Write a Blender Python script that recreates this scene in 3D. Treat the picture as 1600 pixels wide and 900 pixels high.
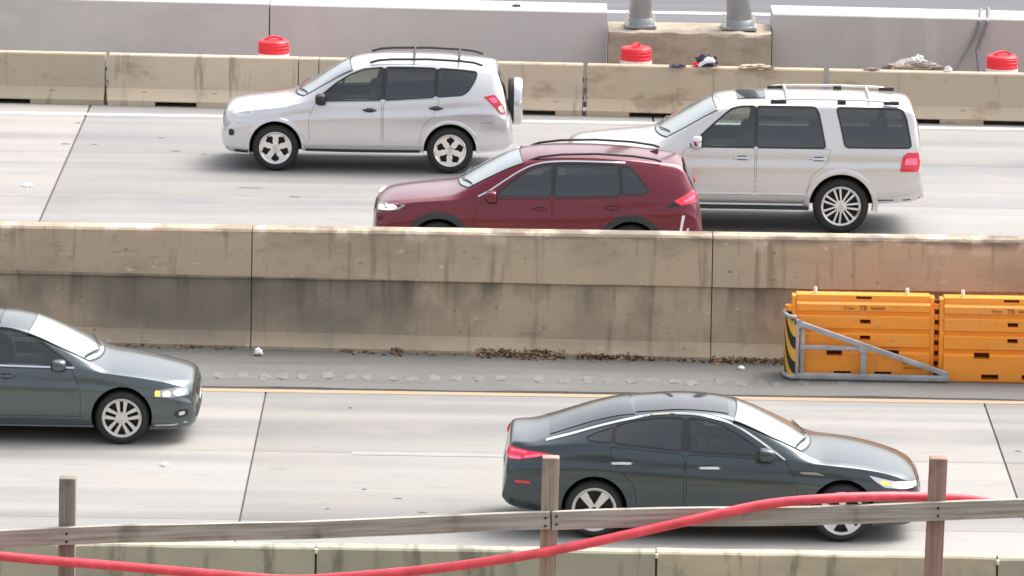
import bpy, bmesh, math, random
import numpy as np
from mathutils import Vector, Matrix
random.seed(7)
scene = bpy.context.scene
for o in list(bpy.data.objects): bpy.data.objects.remove(o)

# ------------------------------------------------------------------ camera
F_PX, PITCH, ROLL, CAM_H = 9500.0, math.radians(11.0), 0.016, 16.0
cam_d = bpy.data.cameras.new('camera'); cam = bpy.data.objects.new('camera', cam_d)
scene.collection.objects.link(cam)
cam_d.sensor_width = 36.0; cam_d.lens = F_PX / 1600.0 * 36.0
cam_d.clip_start = 0.5; cam_d.clip_end = 6000
fwd = Vector((0, math.cos(PITCH), -math.sin(PITCH))); up0 = Vector((0, math.sin(PITCH), math.cos(PITCH))); rt0 = Vector((1, 0, 0))
rt = rt0 * math.cos(ROLL) + up0 * math.sin(ROLL); up = up0 * math.cos(ROLL) - rt0 * math.sin(ROLL)
cam.matrix_world = Matrix(((rt.x, up.x, -fwd.x, 0), (rt.y, up.y, -fwd.y, 0), (rt.z, up.z, -fwd.z, CAM_H), (0, 0, 0, 1)))
scene.camera = cam
scene.render.resolution_x, scene.render.resolution_y = 1024, 576

# ------------------------------------------------------------------ sky and sun (overcast)
SUN_EL, SUN_AZ = math.radians(56), math.radians(52)      # azimuth clockwise from +Y
world = bpy.data.worlds.new('World'); scene.world = world; world.use_nodes = True
wn, wl = world.node_tree.nodes, world.node_tree.links
wn.clear()
w_out = wn.new('ShaderNodeOutputWorld'); w_bg = wn.new('ShaderNodeBackground'); w_hs = wn.new('ShaderNodeHueSaturation'); w_sky = wn.new('ShaderNodeTexSky')
w_sky.sky_type = 'NISHITA'; w_sky.sun_disc = False
w_sky.sun_elevation = SUN_EL; w_sky.sun_rotation = SUN_AZ
w_sky.air_density = 1.0; w_sky.dust_density = 6.0; w_sky.ozone_density = 1.0
w_hs.inputs['Saturation'].default_value = 0.30
w_bg.inputs['Strength'].default_value = 0.15
wl.new(w_sky.outputs[0], w_hs.inputs['Color']); wl.new(w_hs.outputs[0], w_bg.inputs['Color']); wl.new(w_bg.outputs[0], w_out.inputs['Surface'])
sun_d = bpy.data.lights.new('sun', 'SUN'); sun_d.energy = 0.95; sun_d.angle = math.radians(40); sun_d.color = (1.0, 0.96, 0.92)
sun = bpy.data.objects.new('sun', sun_d); scene.collection.objects.link(sun)
sdir = Vector((math.sin(SUN_AZ) * math.cos(SUN_EL), math.cos(SUN_AZ) * math.cos(SUN_EL), math.sin(SUN_EL)))
sun.rotation_euler = sdir.to_track_quat('Z', 'Y').to_euler(); sun.location = (0, 0, 60)
scene.view_settings.view_transform = 'Standard'; scene.view_settings.look = 'None'
scene.view_settings.gamma = 1.0; scene.view_settings.use_curve_mapping = False
scene.view_settings.exposure = 1.12
scene.cycles.filter_width = 1.6

# ------------------------------------------------------------------ materials
def new_mat(name):
    m = bpy.data.materials.new(name); m.use_nodes = True
    return m, m.node_tree.nodes, m.node_tree.links, m.node_tree.nodes['Principled BSDF']
def simple(name, col, rough=0.5, metal=0.0, coat=0.0, emit=None, es=0.0, spec=0.5, noise=0.0, nscale=8.0):
    m, n, l, b = new_mat(name)
    b.inputs['Base Color'].default_value = (*col, 1); b.inputs['Roughness'].default_value = rough
    b.inputs['Metallic'].default_value = metal; b.inputs['Coat Weight'].default_value = coat
    b.inputs['Coat Roughness'].default_value = 0.08
    b.inputs['Specular IOR Level'].default_value = spec
    if emit:
        b.inputs['Emission Color'].default_value = (*emit, 1); b.inputs['Emission Strength'].default_value = es
    if noise:
        tc = n.new('ShaderNodeTexCoord'); t = n.new('ShaderNodeTexNoise'); t.inputs['Scale'].default_value = nscale; t.inputs['Detail'].default_value = 6
        r = n.new('ShaderNodeMapRange'); r.inputs[1].default_value = 0.3; r.inputs[2].default_value = 0.7; r.inputs[3].default_value = 1 - noise; r.inputs[4].default_value = 1 + noise * 0.5
        mx = n.new('ShaderNodeMix'); mx.data_type = 'RGBA'; mx.blend_type = 'MULTIPLY'; mx.inputs[0].default_value = 1
        mx.inputs[6].default_value = (*col, 1)
        l.new(tc.outputs['Object'], t.inputs['Vector']); l.new(t.outputs['Fac'], r.inputs[0]); l.new(r.outputs[0], mx.inputs[7]); l.new(mx.outputs[2], b.inputs['Base Color'])
    return m
def layered(name, base, layers, rough=0.85, bump=0.0, bump_scale=60, tint=True, spec=0.3):
    """base colour times object tint, then a list of noise stains (scale vec, colour, lo, hi, amount, detail) in world position"""
    m, n, l, b = new_mat(name)
    b.inputs['Roughness'].default_value = rough; b.inputs['Specular IOR Level'].default_value = spec
    geo = n.new('ShaderNodeNewGeometry')
    cur = n.new('ShaderNodeRGB'); cur.outputs[0].default_value = (*base, 1); sock = cur.outputs[0]
    if tint:
        oi = n.new('ShaderNodeObjectInfo'); mx = n.new('ShaderNodeMix'); mx.data_type = 'RGBA'; mx.blend_type = 'MULTIPLY'; mx.inputs[0].default_value = 1
        l.new(sock, mx.inputs[6]); l.new(oi.outputs['Color'], mx.inputs[7]); sock = mx.outputs[2]
    for k, (sv, col, lo, hi, amt, det) in enumerate(layers):
        mp = n.new('ShaderNodeMapping'); mp.inputs['Scale'].default_value = sv; mp.inputs['Location'].default_value = (k * 3.7 + 1.3, k * 2.1, k * 5.9)
        t = n.new('ShaderNodeTexNoise'); t.inputs['Scale'].default_value = 1; t.inputs['Detail'].default_value = det; t.inputs['Roughness'].default_value = 0.6
        r = n.new('ShaderNodeMapRange'); r.interpolation_type = 'SMOOTHSTEP'
        r.inputs[1].default_value = lo; r.inputs[2].default_value = hi; r.inputs[3].default_value = 0; r.inputs[4].default_value = amt
        mx = n.new('ShaderNodeMix'); mx.data_type = 'RGBA'; mx.inputs[7].default_value = (*col, 1)
        l.new(geo.outputs['Position'], mp.inputs[0]); l.new(mp.outputs[0], t.inputs['Vector']); l.new(t.outputs['Fac'], r.inputs[0])
        l.new(r.outputs[0], mx.inputs[0]); l.new(sock, mx.inputs[6]); sock = mx.outputs[2]
    l.new(sock, b.inputs['Base Color'])
    if bump:
        t = n.new('ShaderNodeTexNoise'); t.inputs['Scale'].default_value = bump_scale; t.inputs['Detail'].default_value = 4
        bp = n.new('ShaderNodeBump'); bp.inputs['Strength'].default_value = bump; bp.inputs['Distance'].default_value = 0.01
        l.new(geo.outputs['Position'], t.inputs['Vector']); l.new(t.outputs['Fac'], bp.inputs['Height']); l.new(bp.outputs[0], b.inputs['Normal'])
    return m

def zband_stain(m, z0, z1, col, amt, sv, lo, hi):
    """an extra drip stain that hangs below a ledge: dark runs between heights z0 (fade out) and z1 (ledge)"""
    n, l = m.node_tree.nodes, m.node_tree.links; b = n['Principled BSDF']
    sock = b.inputs['Base Color'].links[0].from_socket
    geo = n.new('ShaderNodeNewGeometry'); sx = n.new('ShaderNodeSeparateXYZ'); l.new(geo.outputs['Position'], sx.inputs[0])
    r = n.new('ShaderNodeMapRange'); r.inputs[1].default_value = z0; r.inputs[2].default_value = z1; r.inputs[3].default_value = 0; r.inputs[4].default_value = 1
    l.new(sx.outputs[2], r.inputs[0]); top = 0.96 if z1 < 1.2 else 2.0
    lt = n.new('ShaderNodeMath'); lt.operation = 'LESS_THAN'; lt.inputs[1].default_value = top; l.new(sx.outputs[2], lt.inputs[0])
    mp = n.new('ShaderNodeMapping'); mp.inputs['Scale'].default_value = sv; t = n.new('ShaderNodeTexNoise'); t.inputs['Scale'].default_value = 1; t.inputs['Detail'].default_value = 5
    l.new(geo.outputs['Position'], mp.inputs[0]); l.new(mp.outputs[0], t.inputs['Vector'])
    r2 = n.new('ShaderNodeMapRange'); r2.interpolation_type = 'SMOOTHSTEP'; r2.inputs[1].default_value = lo; r2.inputs[2].default_value = hi; r2.inputs[3].default_value = 0; r2.inputs[4].default_value = amt
    l.new(t.outputs['Fac'], r2.inputs[0])
    a = n.new('ShaderNodeMath'); a.operation = 'MULTIPLY'; l.new(r.outputs[0], a.inputs[0]); l.new(lt.outputs[0], a.inputs[1])
    c = n.new('ShaderNodeMath'); c.operation = 'MULTIPLY'; l.new(a.outputs[0], c.inputs[0]); l.new(r2.outputs[0], c.inputs[1])
    mx = n.new('ShaderNodeMix'); mx.data_type = 'RGBA'; mx.inputs[7].default_value = (*col, 1)
    l.new(c.outputs[0], mx.inputs[0]); l.new(sock, mx.inputs[6]); l.new(mx.outputs[2], b.inputs['Base Color'])

M = {}
M['slab'] = layered('road_concrete', (0.300, 0.290, 0.283), [
    ((0.04, 0.55, 1), (0.195, 0.196, 0.197), 0.44, 0.62, 0.75, 2),
    ((0.03, 1.6, 1), (0.335, 0.325, 0.315), 0.50, 0.70, 0.6, 2),
    ((0.5, 0.7, 1), (0.315, 0.29, 0.265), 0.42, 0.75, 0.7, 4),
    ((9, 14, 1), (0.21, 0.205, 0.195), 0.57, 0.76, 0.6, 6),
    ((0.9, 9, 1), (0.23, 0.228, 0.225), 0.55, 0.72, 0.55, 6),
    ((2.2, 2.6, 1), (0.24, 0.228, 0.21), 0.58, 0.74, 0.5, 6)], rough=0.9, bump=0.15, bump_scale=40)
M['sealant'] = simple('joint_sealant', (0.085, 0.08, 0.074), 0.9)
M['shoulder'] = layered('shoulder_asphalt', (0.150, 0.147, 0.138), [
    ((0.6, 1.2, 1), (0.185, 0.178, 0.165), 0.45, 0.7, 0.7, 5),
    ((0.25, 5, 1), (0.115, 0.11, 0.102), 0.5, 0.72, 0.6, 4),
    ((14, 18, 1), (0.09, 0.085, 0.08), 0.55, 0.75, 0.6, 5),
    ((30, 30, 1), (0.27, 0.25, 0.23), 0.66, 0.78, 0.6, 2)], rough=0.95, bump=0.4, bump_scale=55)
M['groove'] = layered('rumble_groove', (0.195, 0.197, 0.188), [((6, 5, 1), (0.155, 0.153, 0.145), 0.38, 0.62, 0.95, 4)], rough=0.9, tint=False)
M['median'] = layered('median_concrete', (0.50, 0.392, 0.282), [
    ((0.45, 0.4, 0.9), (0.30, 0.25, 0.185), 0.46, 0.70, 0.75, 6),
    ((0.9, 0.9, 1.4), (0.50, 0.42, 0.31), 0.50, 0.70, 0.65, 6),
    ((6.0, 1.0, 0.5), (0.19, 0.155, 0.12), 0.55, 0.70, 0.55, 6),
    ((4.5, 1.0, 0.35), (0.52, 0.42, 0.33), 0.61, 0.72, 0.55, 5),
    ((2.0, 3.0, 9.0), (0.22, 0.175, 0.135), 0.60, 0.74, 0.45, 6),
    ((5, 5, 8), (0.62, 0.52, 0.42), 0.66, 0.685, 0.8, 6),
    ((9, 5, 12), (0.15, 0.125, 0.095), 0.675, 0.70, 0.8, 5),
    ((22, 22, 22), (0.22, 0.175, 0.14), 0.60, 0.78, 0.6, 4)], rough=0.92, bump=0.5, bump_scale=24)
zband_stain(M['median'], -0.2, 0.40, (0.205, 0.185, 0.150), 0.85, (0.6, 1.0, 0.8), 0.34, 0.66)
zband_stain(M['median'], 0.10, 0.92, (0.150, 0.137, 0.112), 0.75, (1.9, 1.0, 1.1), 0.45, 0.66)
zband_stain(M['median'], 0.30, 0.95, (0.10, 0.09, 0.075), 0.5, (7.0, 1.0, 0.6), 0.50, 0.68)
zband_stain(M['median'], 1.42, 1.56, (0.62, 0.52, 0.43), 0.95, (2.6, 1.0, 1.4), 0.55, 0.62)
zband_stain(M['median'], 1.50, 1.60, (0.16, 0.135, 0.11), 0.80, (1.6, 1.0, 6.0), 0.44, 0.60)
M['krail'] = layered('temporary_barrier_concrete', (0.53, 0.445, 0.345), [
    ((0.5, 0.4, 0.8), (0.45, 0.385, 0.30), 0.42, 0.66, 0.7, 5),
    ((1.2, 1, 2.0), (0.30, 0.205, 0.13), 0.54, 0.68, 0.6, 6),
    ((5.0, 1.0, 0.7), (0.21, 0.175, 0.135), 0.56, 0.70, 0.6, 6),
    ((20, 20, 20), (0.30, 0.26, 0.21), 0.62, 0.80, 0.5, 4)], rough=0.92, bump=0.3, bump_scale=30)
M['nearwall'] = layered('near_barrier_concrete', (0.47, 0.435, 0.335), [
    ((0.7, 0.7, 1.4), (0.35, 0.335, 0.26), 0.42, 0.66, 0.75, 5),
    ((4, 1, 0.8), (0.15, 0.15, 0.12), 0.52, 0.68, 0.7, 6),
    ((2.4, 2.4, 3), (0.52, 0.50, 0.42), 0.6, 0.78, 0.5, 5),
    ((22, 22, 22), (0.26, 0.25, 0.2), 0.62, 0.8, 0.5, 4)], rough=0.92, bump=0.3, bump_scale=30)
M['wall'] = layered('new_wall_concrete', (0.60, 0.58, 0.575), [
    ((0.5, 0.5, 1.0), (0.53, 0.515, 0.515), 0.42, 0.66, 0.7, 4),
    ((1.2, 1, 0.3), (0.65, 0.62, 0.61), 0.5, 0.7, 0.6, 4)], rough=0.9, bump=0.1)
M['block'] = layered('footing_concrete', (0.40, 0.34, 0.27), [
    ((1.3, 1.0, 2.5), (0.26, 0.22, 0.17), 0.45, 0.66, 0.75, 6),
    ((4, 1.0, 1.2), (0.22, 0.19, 0.15), 0.55, 0.72, 0.6, 5)], rough=0.95, bump=0.5, bump_scale=14)
M['asphalt'] = layered('asphalt', (0.13, 0.13, 0.14), [((0.1, 1.5, 1), (0.17, 0.17, 0.18), 0.45, 0.7, 0.7, 3)], rough=0.9, tint=False)
M['ground'] = layered('earth', (0.20, 0.17, 0.13), [((0.3, 0.3, 1), (0.14, 0.13, 0.09), 0.4, 0.7, 0.8, 5)], rough=1.0, tint=False)
def worn_paint(name, col, under, lo, hi, sv=(2.0, 20, 1)):
    return layered(name, col, [(sv, under, lo, hi, 0.9, 5), ((25, 25, 1), under, 0.58, 0.7, 0.7, 4)], rough=0.75, tint=False)
M['white_line'] = worn_paint('white_road_paint', (0.72, 0.71, 0.69), (0.36, 0.35, 0.34), 0.55, 0.75)
M['lane_line'] = worn_paint('worn_lane_paint', (0.335, 0.325, 0.315), (0.295, 0.285, 0.275), 0.34, 0.58)
M['yellow_line'] = worn_paint('yellow_road_paint', (0.46, 0.285, 0.145), (0.32, 0.275, 0.225), 0.36, 0.60)
M['tar'] = simple('tar_spot', (0.11, 0.105, 0.10), 0.8)
M['orange'] = layered('orange_plastic', (0.92, 0.32, 0.028), [((1.5, 2, 3), (0.80, 0.33, 0.07), 0.48, 0.66, 0.7, 5), ((14, 4, 3), (0.52, 0.20, 0.06), 0.62, 0.70, 0.5, 5), ((3, 3, 14), (0.45, 0.20, 0.08), 0.63, 0.72, 0.5, 6)], rough=0.45, tint=False, spec=0.5)
M['orange_shade'] = simple('shaded_orange', (0.10, 0.03, 0.008), 0.7)  # dark brown standing in for shade inside the slots and hinge gaps
M['marking'] = simple('dark_print', (0.22, 0.07, 0.015), 0.6)
M['pin'] = simple('white_plastic', (0.80, 0.74, 0.66), 0.5)
M['galv'] = simple('galvanised_steel', (0.44, 0.45, 0.47), 0.5, metal=0.35, noise=0.25, nscale=5)
M['black'] = simple('black_stripe', (0.02, 0.02, 0.02), 0.5)
M['yellow'] = simple('yellow_stripe', (0.85, 0.46, 0.03), 0.5)
M['drum'] = simple('red_orange_plastic', (0.90, 0.030, 0.055), 0.40, noise=0.08, nscale=4)
M['reflective'] = simple('reflective_white', (0.85, 0.80, 0.80), 0.4)
M['hose'] = simple('red_hose', (0.86, 0.085, 0.115), 0.42, noise=0.30, nscale=9)
M['rubber'] = simple('tyre_rubber', (0.022, 0.022, 0.023), 0.75)
M['plastic'] = simple('black_plastic', (0.028, 0.028, 0.03), 0.6)
M['gloss'] = simple('gloss_black_frame', (0.012, 0.012, 0.013), 0.12, coat=0.5)
M['well'] = simple('wheel_well', (0.012, 0.012, 0.012), 0.9)
M['chrome'] = simple('chrome', (0.85, 0.86, 0.88), 0.12, metal=1.0)
M['alloy'] = simple('alloy', (0.66, 0.65, 0.63), 0.30, metal=0.75)
M['alloy_bright'] = simple('polished_alloy', (0.80, 0.79, 0.77), 0.20, metal=0.85)
M['brake'] = simple('dark_brake', (0.03, 0.03, 0.03), 0.6, metal=0.4)
def glass(name, tint, rough=0.02, ior=1.5):
    m, n, l, b = new_mat(name); n.remove(b)
    out = n['Material Output']; tr = n.new('ShaderNodeBsdfTransparent'); tr.inputs[0].default_value = (*tint, 1)
    gl = n.new('ShaderNodeBsdfGlossy'); gl.inputs['Roughness'].default_value = rough; gl.inputs[0].default_value = (0.95, 0.98, 1.0, 1)
    fr = n.new('ShaderNodeFresnel'); fr.inputs[0].default_value = ior; mx = n.new('ShaderNodeMixShader')
    l.new(fr.outputs[0], mx.inputs[0]); l.new(tr.outputs[0], mx.inputs[1]); l.new(gl.outputs[0], mx.inputs[2]); l.new(mx.outputs[0], out.inputs[0]); return m
M['side_tint'] = glass('tinted_side_glass', (0.26, 0.28, 0.29), ior=1.95)
M['side_clear'] = glass('clear_side_glass', (0.66, 0.74, 0.71), ior=1.85)
M['glass'] = simple('dark_glass', (0.020, 0.023, 0.027), 0.04, spec=0.6, coat=0.3)
M['cabin'] = simple('cabin_lining', (0.11, 0.11, 0.11), 0.85)
M['seat'] = simple('seat_fabric', (0.16, 0.155, 0.145), 0.9)
M['lamp_housing'] = simple('lamp_housing', (0.42, 0.43, 0.45), 0.18, metal=0.5, coat=1.0)
M['windshield'] = simple('windshield_glass', (0.20, 0.245, 0.25), 0.05, spec=1.0, coat=1.0)
M['tail'] = simple('red_lens', (0.55, 0.01, 0.03), 0.15, coat=1.0, emit=(1.0, 0.02, 0.08), es=0.06)
M['tail_on'] = simple('lit_red_lens', (0.6, 0.01, 0.04), 0.15, coat=1.0, emit=(1.0, 0.02, 0.07), es=0.16)
M['tail_bar'] = simple('lit_red_bar', (0.8, 0.05, 0.10), 0.15, coat=1.0, emit=(1.0, 0.10, 0.20), es=0.6)
M['clear'] = simple('clear_lens', (0.70, 0.70, 0.72), 0.12, coat=1.0)
M['head_on'] = simple('lit_head_lamp', (0.9, 0.88, 0.84), 0.1, coat=1.0, emit=(1.0, 0.86, 0.66), es=3.0)
M['amber'] = simple('lit_amber_lens', (0.9, 0.35, 0.05), 0.15, coat=1.0, emit=(1.0, 0.42, 0.06), es=0.9)
M['plate'] = simple('licence_plate', (0.75, 0.75, 0.75), 0.5)
def paint(name, col, metal, rough):
    return simple(name, col, rough, metal=metal, coat=0.7)
M['silver'] = paint('silver_paint', (0.69, 0.685, 0.695), 0.65, 0.23)
M['champagne'] = paint('pale_champagne_paint', (0.70, 0.68, 0.665), 0.62, 0.23)
M['maroon'] = paint('maroon_paint', (0.145, 0.0025, 0.018), 0.35, 0.22)
M['slate'] = paint('slate_blue_grey_paint', (0.098, 0.120, 0.128), 0.70, 0.26)
M['dark_slate'] = paint('dark_slate_paint', (0.053, 0.070, 0.077), 0.70, 0.24)
M['leaf'] = layered('dry_leaf', (0.26, 0.175, 0.11), [((7, 7, 7), (0.11, 0.065, 0.04), 0.45, 0.6, 0.9, 3), ((11, 9, 7), (0.36, 0.25, 0.16), 0.55, 0.65, 0.8, 3)], rough=0.95, tint=False)
M['trash'] = simple('white_plastic_bag', (0.82, 0.82, 0.84), 0.5)
M['trash_dark'] = simple('dark_cloth', (0.05, 0.05, 0.075), 0.8)
M['trash_grey'] = simple('grey_plastic_sheet', (0.42, 0.41, 0.42), 0.55, noise=0.3, nscale=9)
M['dirt'] = simple('rubble', (0.34, 0.27, 0.22), 1.0, noise=0.4, nscale=20)
M['pole'] = simple('pole_steel', (0.33, 0.345, 0.355), 0.42, metal=0.55, noise=0.15, nscale=4)
M['cable'] = simple('grey_cable', (0.20, 0.205, 0.215), 0.7)
def wood(name, c1, c2, sc=(2.5, 40, 60)):
    m, n, l, b = new_mat(name); b.inputs['Roughness'].default_value = 0.9; b.inputs['Specular IOR Level'].default_value = 0.2
    tc = n.new('ShaderNodeTexCoord')
    mp = n.new('ShaderNodeMapping'); mp.inputs['Scale'].default_value = sc
    t = n.new('ShaderNodeTexNoise'); t.inputs['Scale'].default_value = 1; t.inputs['Detail'].default_value = 6
    cr = n.new('ShaderNodeValToRGB'); cr.color_ramp.elements[0].position = 0.32; cr.color_ramp.elements[0].color = (*c2, 1); cr.color_ramp.elements[1].position = 0.62; cr.color_ramp.elements[1].color = (*c1, 1)
    t2 = n.new('ShaderNodeTexNoise'); t2.inputs['Scale'].default_value = 4.0; t2.inputs['Detail'].default_value = 3
    r = n.new('ShaderNodeMapRange'); r.inputs[1].default_value = 0.58; r.inputs[2].default_value = 0.72; r.inputs[3].default_value = 1; r.inputs[4].default_value = 0.55
    mx = n.new('ShaderNodeMix'); mx.data_type = 'RGBA'; mx.blend_type = 'MULTIPLY'; mx.inputs[0].default_value = 1
    l.new(tc.outputs['Object'], mp.inputs[0]); l.new(mp.outputs[0], t.inputs['Vector']); l.new(t.outputs['Fac'], cr.inputs[0])
    l.new(tc.outputs['Object'], t2.inputs['Vector']); l.new(t2.outputs['Fac'], r.inputs[0]); l.new(cr.outputs[0], mx.inputs[6]); l.new(r.outputs[0], mx.inputs[7]); l.new(mx.outputs[2], b.inputs['Base Color'])
    bp = n.new('ShaderNodeBump'); bp.inputs['Strength'].default_value = 0.4; bp.inputs['Distance'].default_value = 0.004; l.new(t.outputs['Fac'], bp.inputs['Height']); l.new(bp.outputs[0], b.inputs['Normal'])
    return m
M['plank'] = wood('weathered_grey_wood', (0.46, 0.43, 0.385), (0.27, 0.24, 0.205))
M['post_grey'] = wood('grey_post_wood', (0.27, 0.25, 0.205), (0.17, 0.15, 0.12), (70, 40, 2.5))
M['post_brown'] = wood('brown_post_wood', (0.41, 0.33, 0.27), (0.27, 0.20, 0.155), (70, 40, 2.5))
M['post_red'] = wood('reddish_post_wood', (0.37, 0.245, 0.205), (0.25, 0.15, 0.125), (70, 40, 2.5))

# ------------------------------------------------------------------ object helpers
COL = scene.collection
def tag(o, label=None, cat=None, group=None, kind=None):
    if label: o['label'] = label
    if cat: o['category'] = cat
    if group: o['group'] = group
    if kind: o['kind'] = kind
    return o
def empty(name, loc=(0, 0, 0), rz=0.0):
    o = bpy.data.objects.new(name, None); COL.objects.link(o); o.location = loc; o.rotation_euler = (0, 0, rz); o.empty_display_size = 0.2
    return o
def link_mesh(name, me, mats, parent=None, smooth=False, sharp=None):
    for mt in (mats if isinstance(mats, (list, tuple)) else [mats]): me.materials.append(mt)
    if smooth:
        me.polygons.foreach_set('use_smooth', [True] * len(me.polygons))
        if sharp: me.set_sharp_from_angle(angle=math.radians(sharp))
    o = bpy.data.objects.new(name, me); COL.objects.link(o)
    if parent: o.parent = parent
    return o
class MB:
    """mesh builder: verts + faces"""
    def __init__(s): s.v = []; s.f = []; s.mi = []
    def add(s, vs, fs, mi=0):
        b = len(s.v); s.v += [tuple(p) for p in vs]; s.f += [tuple(i + b for i in f) for f in fs]; s.mi += [mi] * len(fs); return s
    def box(s, c, d, mi=0, R=None):
        hx, hy, hz = d[0] / 2, d[1] / 2, d[2] / 2
        vs = [Vector((x, y, z)) for x in (-hx, hx) for y in (-hy, hy) for z in (-hz, hz)]
        if R is not None: vs = [R @ p for p in vs]
        vs = [p + Vector(c) for p in vs]
        return s.add(vs, [(0, 1, 3, 2), (4, 6, 7, 5), (0, 4, 5, 1), (2, 3, 7, 6), (0, 2, 6, 4), (1, 5, 7, 3)], mi)
    def bar(s, a, b, w, h, upv=(0, 0, 1), mi=0):
        a, b = Vector(a), Vector(b); d = (b - a); L = d.length; d.normalize()
        u = Vector(upv); sd = d.cross(u).normalized(); u2 = sd.cross(d).normalized()
        vs = []
        for p in (a, b):
            for i, j in ((-1, -1), (1, -1), (1, 1), (-1, 1)): vs.append(p + sd * (i * w / 2) + u2 * (j * h / 2))
        return s.add(vs, [(3, 2, 1, 0), (4, 5, 6, 7), (0, 1, 5, 4), (1, 2, 6, 5), (2, 3, 7, 6), (3, 0, 4, 7)], mi)
    def tube(s, pts, r, n=10, mi=0, cap=True):
        pts = [Vector(p) for p in pts]; rings = []; prev = None
        for i, p in enumerate(pts):
            t = (pts[min(i + 1, len(pts) - 1)] - pts[max(i - 1, 0)]).normalized()
            if prev is None:
                ref = Vector((0, 0, 1)) if abs(t.z) < 0.9 else Vector((1, 0, 0)); a = t.cross(ref).normalized()
            else: a = (prev - t * prev.dot(t)).normalized()
            prev = a; bb = t.cross(a); rr = r[i] if isinstance(r, (list, tuple)) else r
            rings.append([p + (a * math.cos(2 * math.pi * k / n) + bb * math.sin(2 * math.pi * k / n)) * rr for k in range(n)])
        vs = [q for R_ in rings for q in R_]; fs = []
        for i in range(len(rings) - 1):
            for k in range(n): fs.append((i * n + k, i * n + (k + 1) % n, (i + 1) * n + (k + 1) % n, (i + 1) * n + k))
        if cap: fs.append(tuple(reversed(range(n)))); fs.append(tuple((len(rings) - 1) * n + k for k in range(n)))
        return s.add(vs, fs, mi)
    def lathe(s, prof, axis='Z', n=32, c=(0, 0, 0), mi=0):
        """prof list of (radius, height) revolved round axis; closed ends if radius 0"""
        vs = []; fs = []; m = len(prof)
        for k in range(n):
            a = 2 * math.pi * k / n
            for r, h in prof:
                if axis == 'Z': vs.append((c[0] + r * math.cos(a), c[1] + r * math.sin(a), c[2] + h))
                else: vs.append((c[0] + r * math.cos(a), c[1] + h, c[2] + r * math.sin(a)))
        for k in range(n):
            k2 = (k + 1) % n
            for i in range(m - 1):
                q = (k * m + i, k2 * m + i, k2 * m + i + 1, k * m + i + 1)
                fs.append(q if axis == 'Z' else tuple(reversed(q)))
        return s.add(vs, fs, mi)
    def prism(s, prof, x0, x1, mi=0, f=None):
        """profile [(y,z)] counter-clockwise seen from +x, extruded in x; f(x,y,z) optional warp"""
        n = len(prof); vs = [(x, y, z) for x in (x0, x1) for y, z in prof]
        if f: vs = [f(*p) for p in vs]
        fs = [tuple(reversed(range(n))), tuple(range(n, 2 * n))]
        for i in range(n): fs.append((i, (i + 1) % n, n + (i + 1) % n, n + i))
        return s.add(vs, fs, mi)
    def mesh(s, name):
        me = bpy.data.meshes.new(name); me.from_pydata(s.v, [], s.f); me.update()
        bm = bmesh.new(); bm.from_mesh(me); bmesh.ops.remove_doubles(bm, verts=bm.verts, dist=1e-6)
        if len(s.mi) == len(bm.faces): 
            for f_, k in zip(bm.faces, s.mi): f_.material_index = k
        bmesh.ops.recalc_face_normals(bm, faces=bm.faces); bm.to_mesh(me); bm.free(); return me
    def build(s, name, mats, parent=None, smooth=False, sharp=35, bevel=0.0):
        me = s.mesh(name)
        if bevel:
            bm = bmesh.new(); bm.from_mesh(me)
            es = [e for e in bm.edges if len(e.link_faces) == 2 and e.calc_face_angle(0) > math.radians(25)]
            bmesh.ops.bevel(bm, geom=es, offset=bevel, segments=2, profile=0.5, affect='EDGES', clamp_overlap=True)
            bm.to_mesh(me); bm.free(); smooth = True
        return link_mesh(name, me, mats, parent, smooth, sharp if smooth else None)
def boolean(me, cut):
    a = bpy.data.objects.new('a', me); b = bpy.data.objects.new('b', cut); COL.objects.link(a); COL.objects.link(b)
    md = a.modifiers.new('cut', 'BOOLEAN'); md.operation = 'DIFFERENCE'; md.object = b; md.solver = 'EXACT'
    bpy.context.view_layer.update()
    dg = bpy.context.evaluated_depsgraph_get(); r = bpy.data.meshes.new_from_object(a.evaluated_get(dg))
    bpy.data.objects.remove(a); bpy.data.objects.remove(b); return r
def jitter_mesh(me, amt, seed=1, keep=None):
    rnd = random.Random(seed)
    for v in me.vertices: v.co += Vector((rnd.uniform(-amt, amt), rnd.uniform(-amt, amt), rnd.uniform(-amt, amt)))

# ------------------------------------------------------------------ ground, roads, shoulder
g = MB().add([(-3000, -400, -0.35), (3000, -400, -0.35), (3000, 4000, -0.35), (-3000, 4000, -0.35)], [(0, 1, 2, 3)])
tag(g.build('ground', M['ground']), kind='structure')
# the raised ground on which the wooden fence stands, with the retaining face towards the road
e = MB().prism([(-60, -0.3), (33.0, -0.3), (33.0, 7.55), (32.6, 7.62), (-60, 7.7)], -60, 60)
tag(e.build('embankment', M['ground']), kind='structure')
def sheet(name, x0, x1, y0, y1, z, m, parent=None):
    return MB().add([(x0, y0, z), (x1, y0, z), (x1, y1, z), (x0, y1, z)], [(0, 1, 2, 3)]).build(name, m, parent)
def roadway(name, rows, xs, gap):
    base = sheet(name, xs[0] - 40, xs[-1] + 40, rows[0] - 0.02, rows[-1] + 0.02, -0.022, M['sealant'])
    tag(base, kind='structure')
    rnd = random.Random(len(rows))
    for i in range(len(xs) - 1):
        for j in range(len(rows) - 1):
            w = 0.006
            s_ = MB().box(((xs[i] + xs[i + 1]) / 2, (rows[j] + rows[j + 1]) / 2, -0.1), (xs[i + 1] - xs[i] - gap, rows[j + 1] - rows[j] - w * 2, 0.2)).build('slab', M['slab'], base, bevel=0.008)
            t = rnd.uniform(0.93, 1.04); s_.color = (t * rnd.uniform(0.99, 1.02), t, t * rnd.uniform(0.97, 1.01) * (0.965 if rows[0] < 70 else 1.0), 1)
    return base
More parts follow.
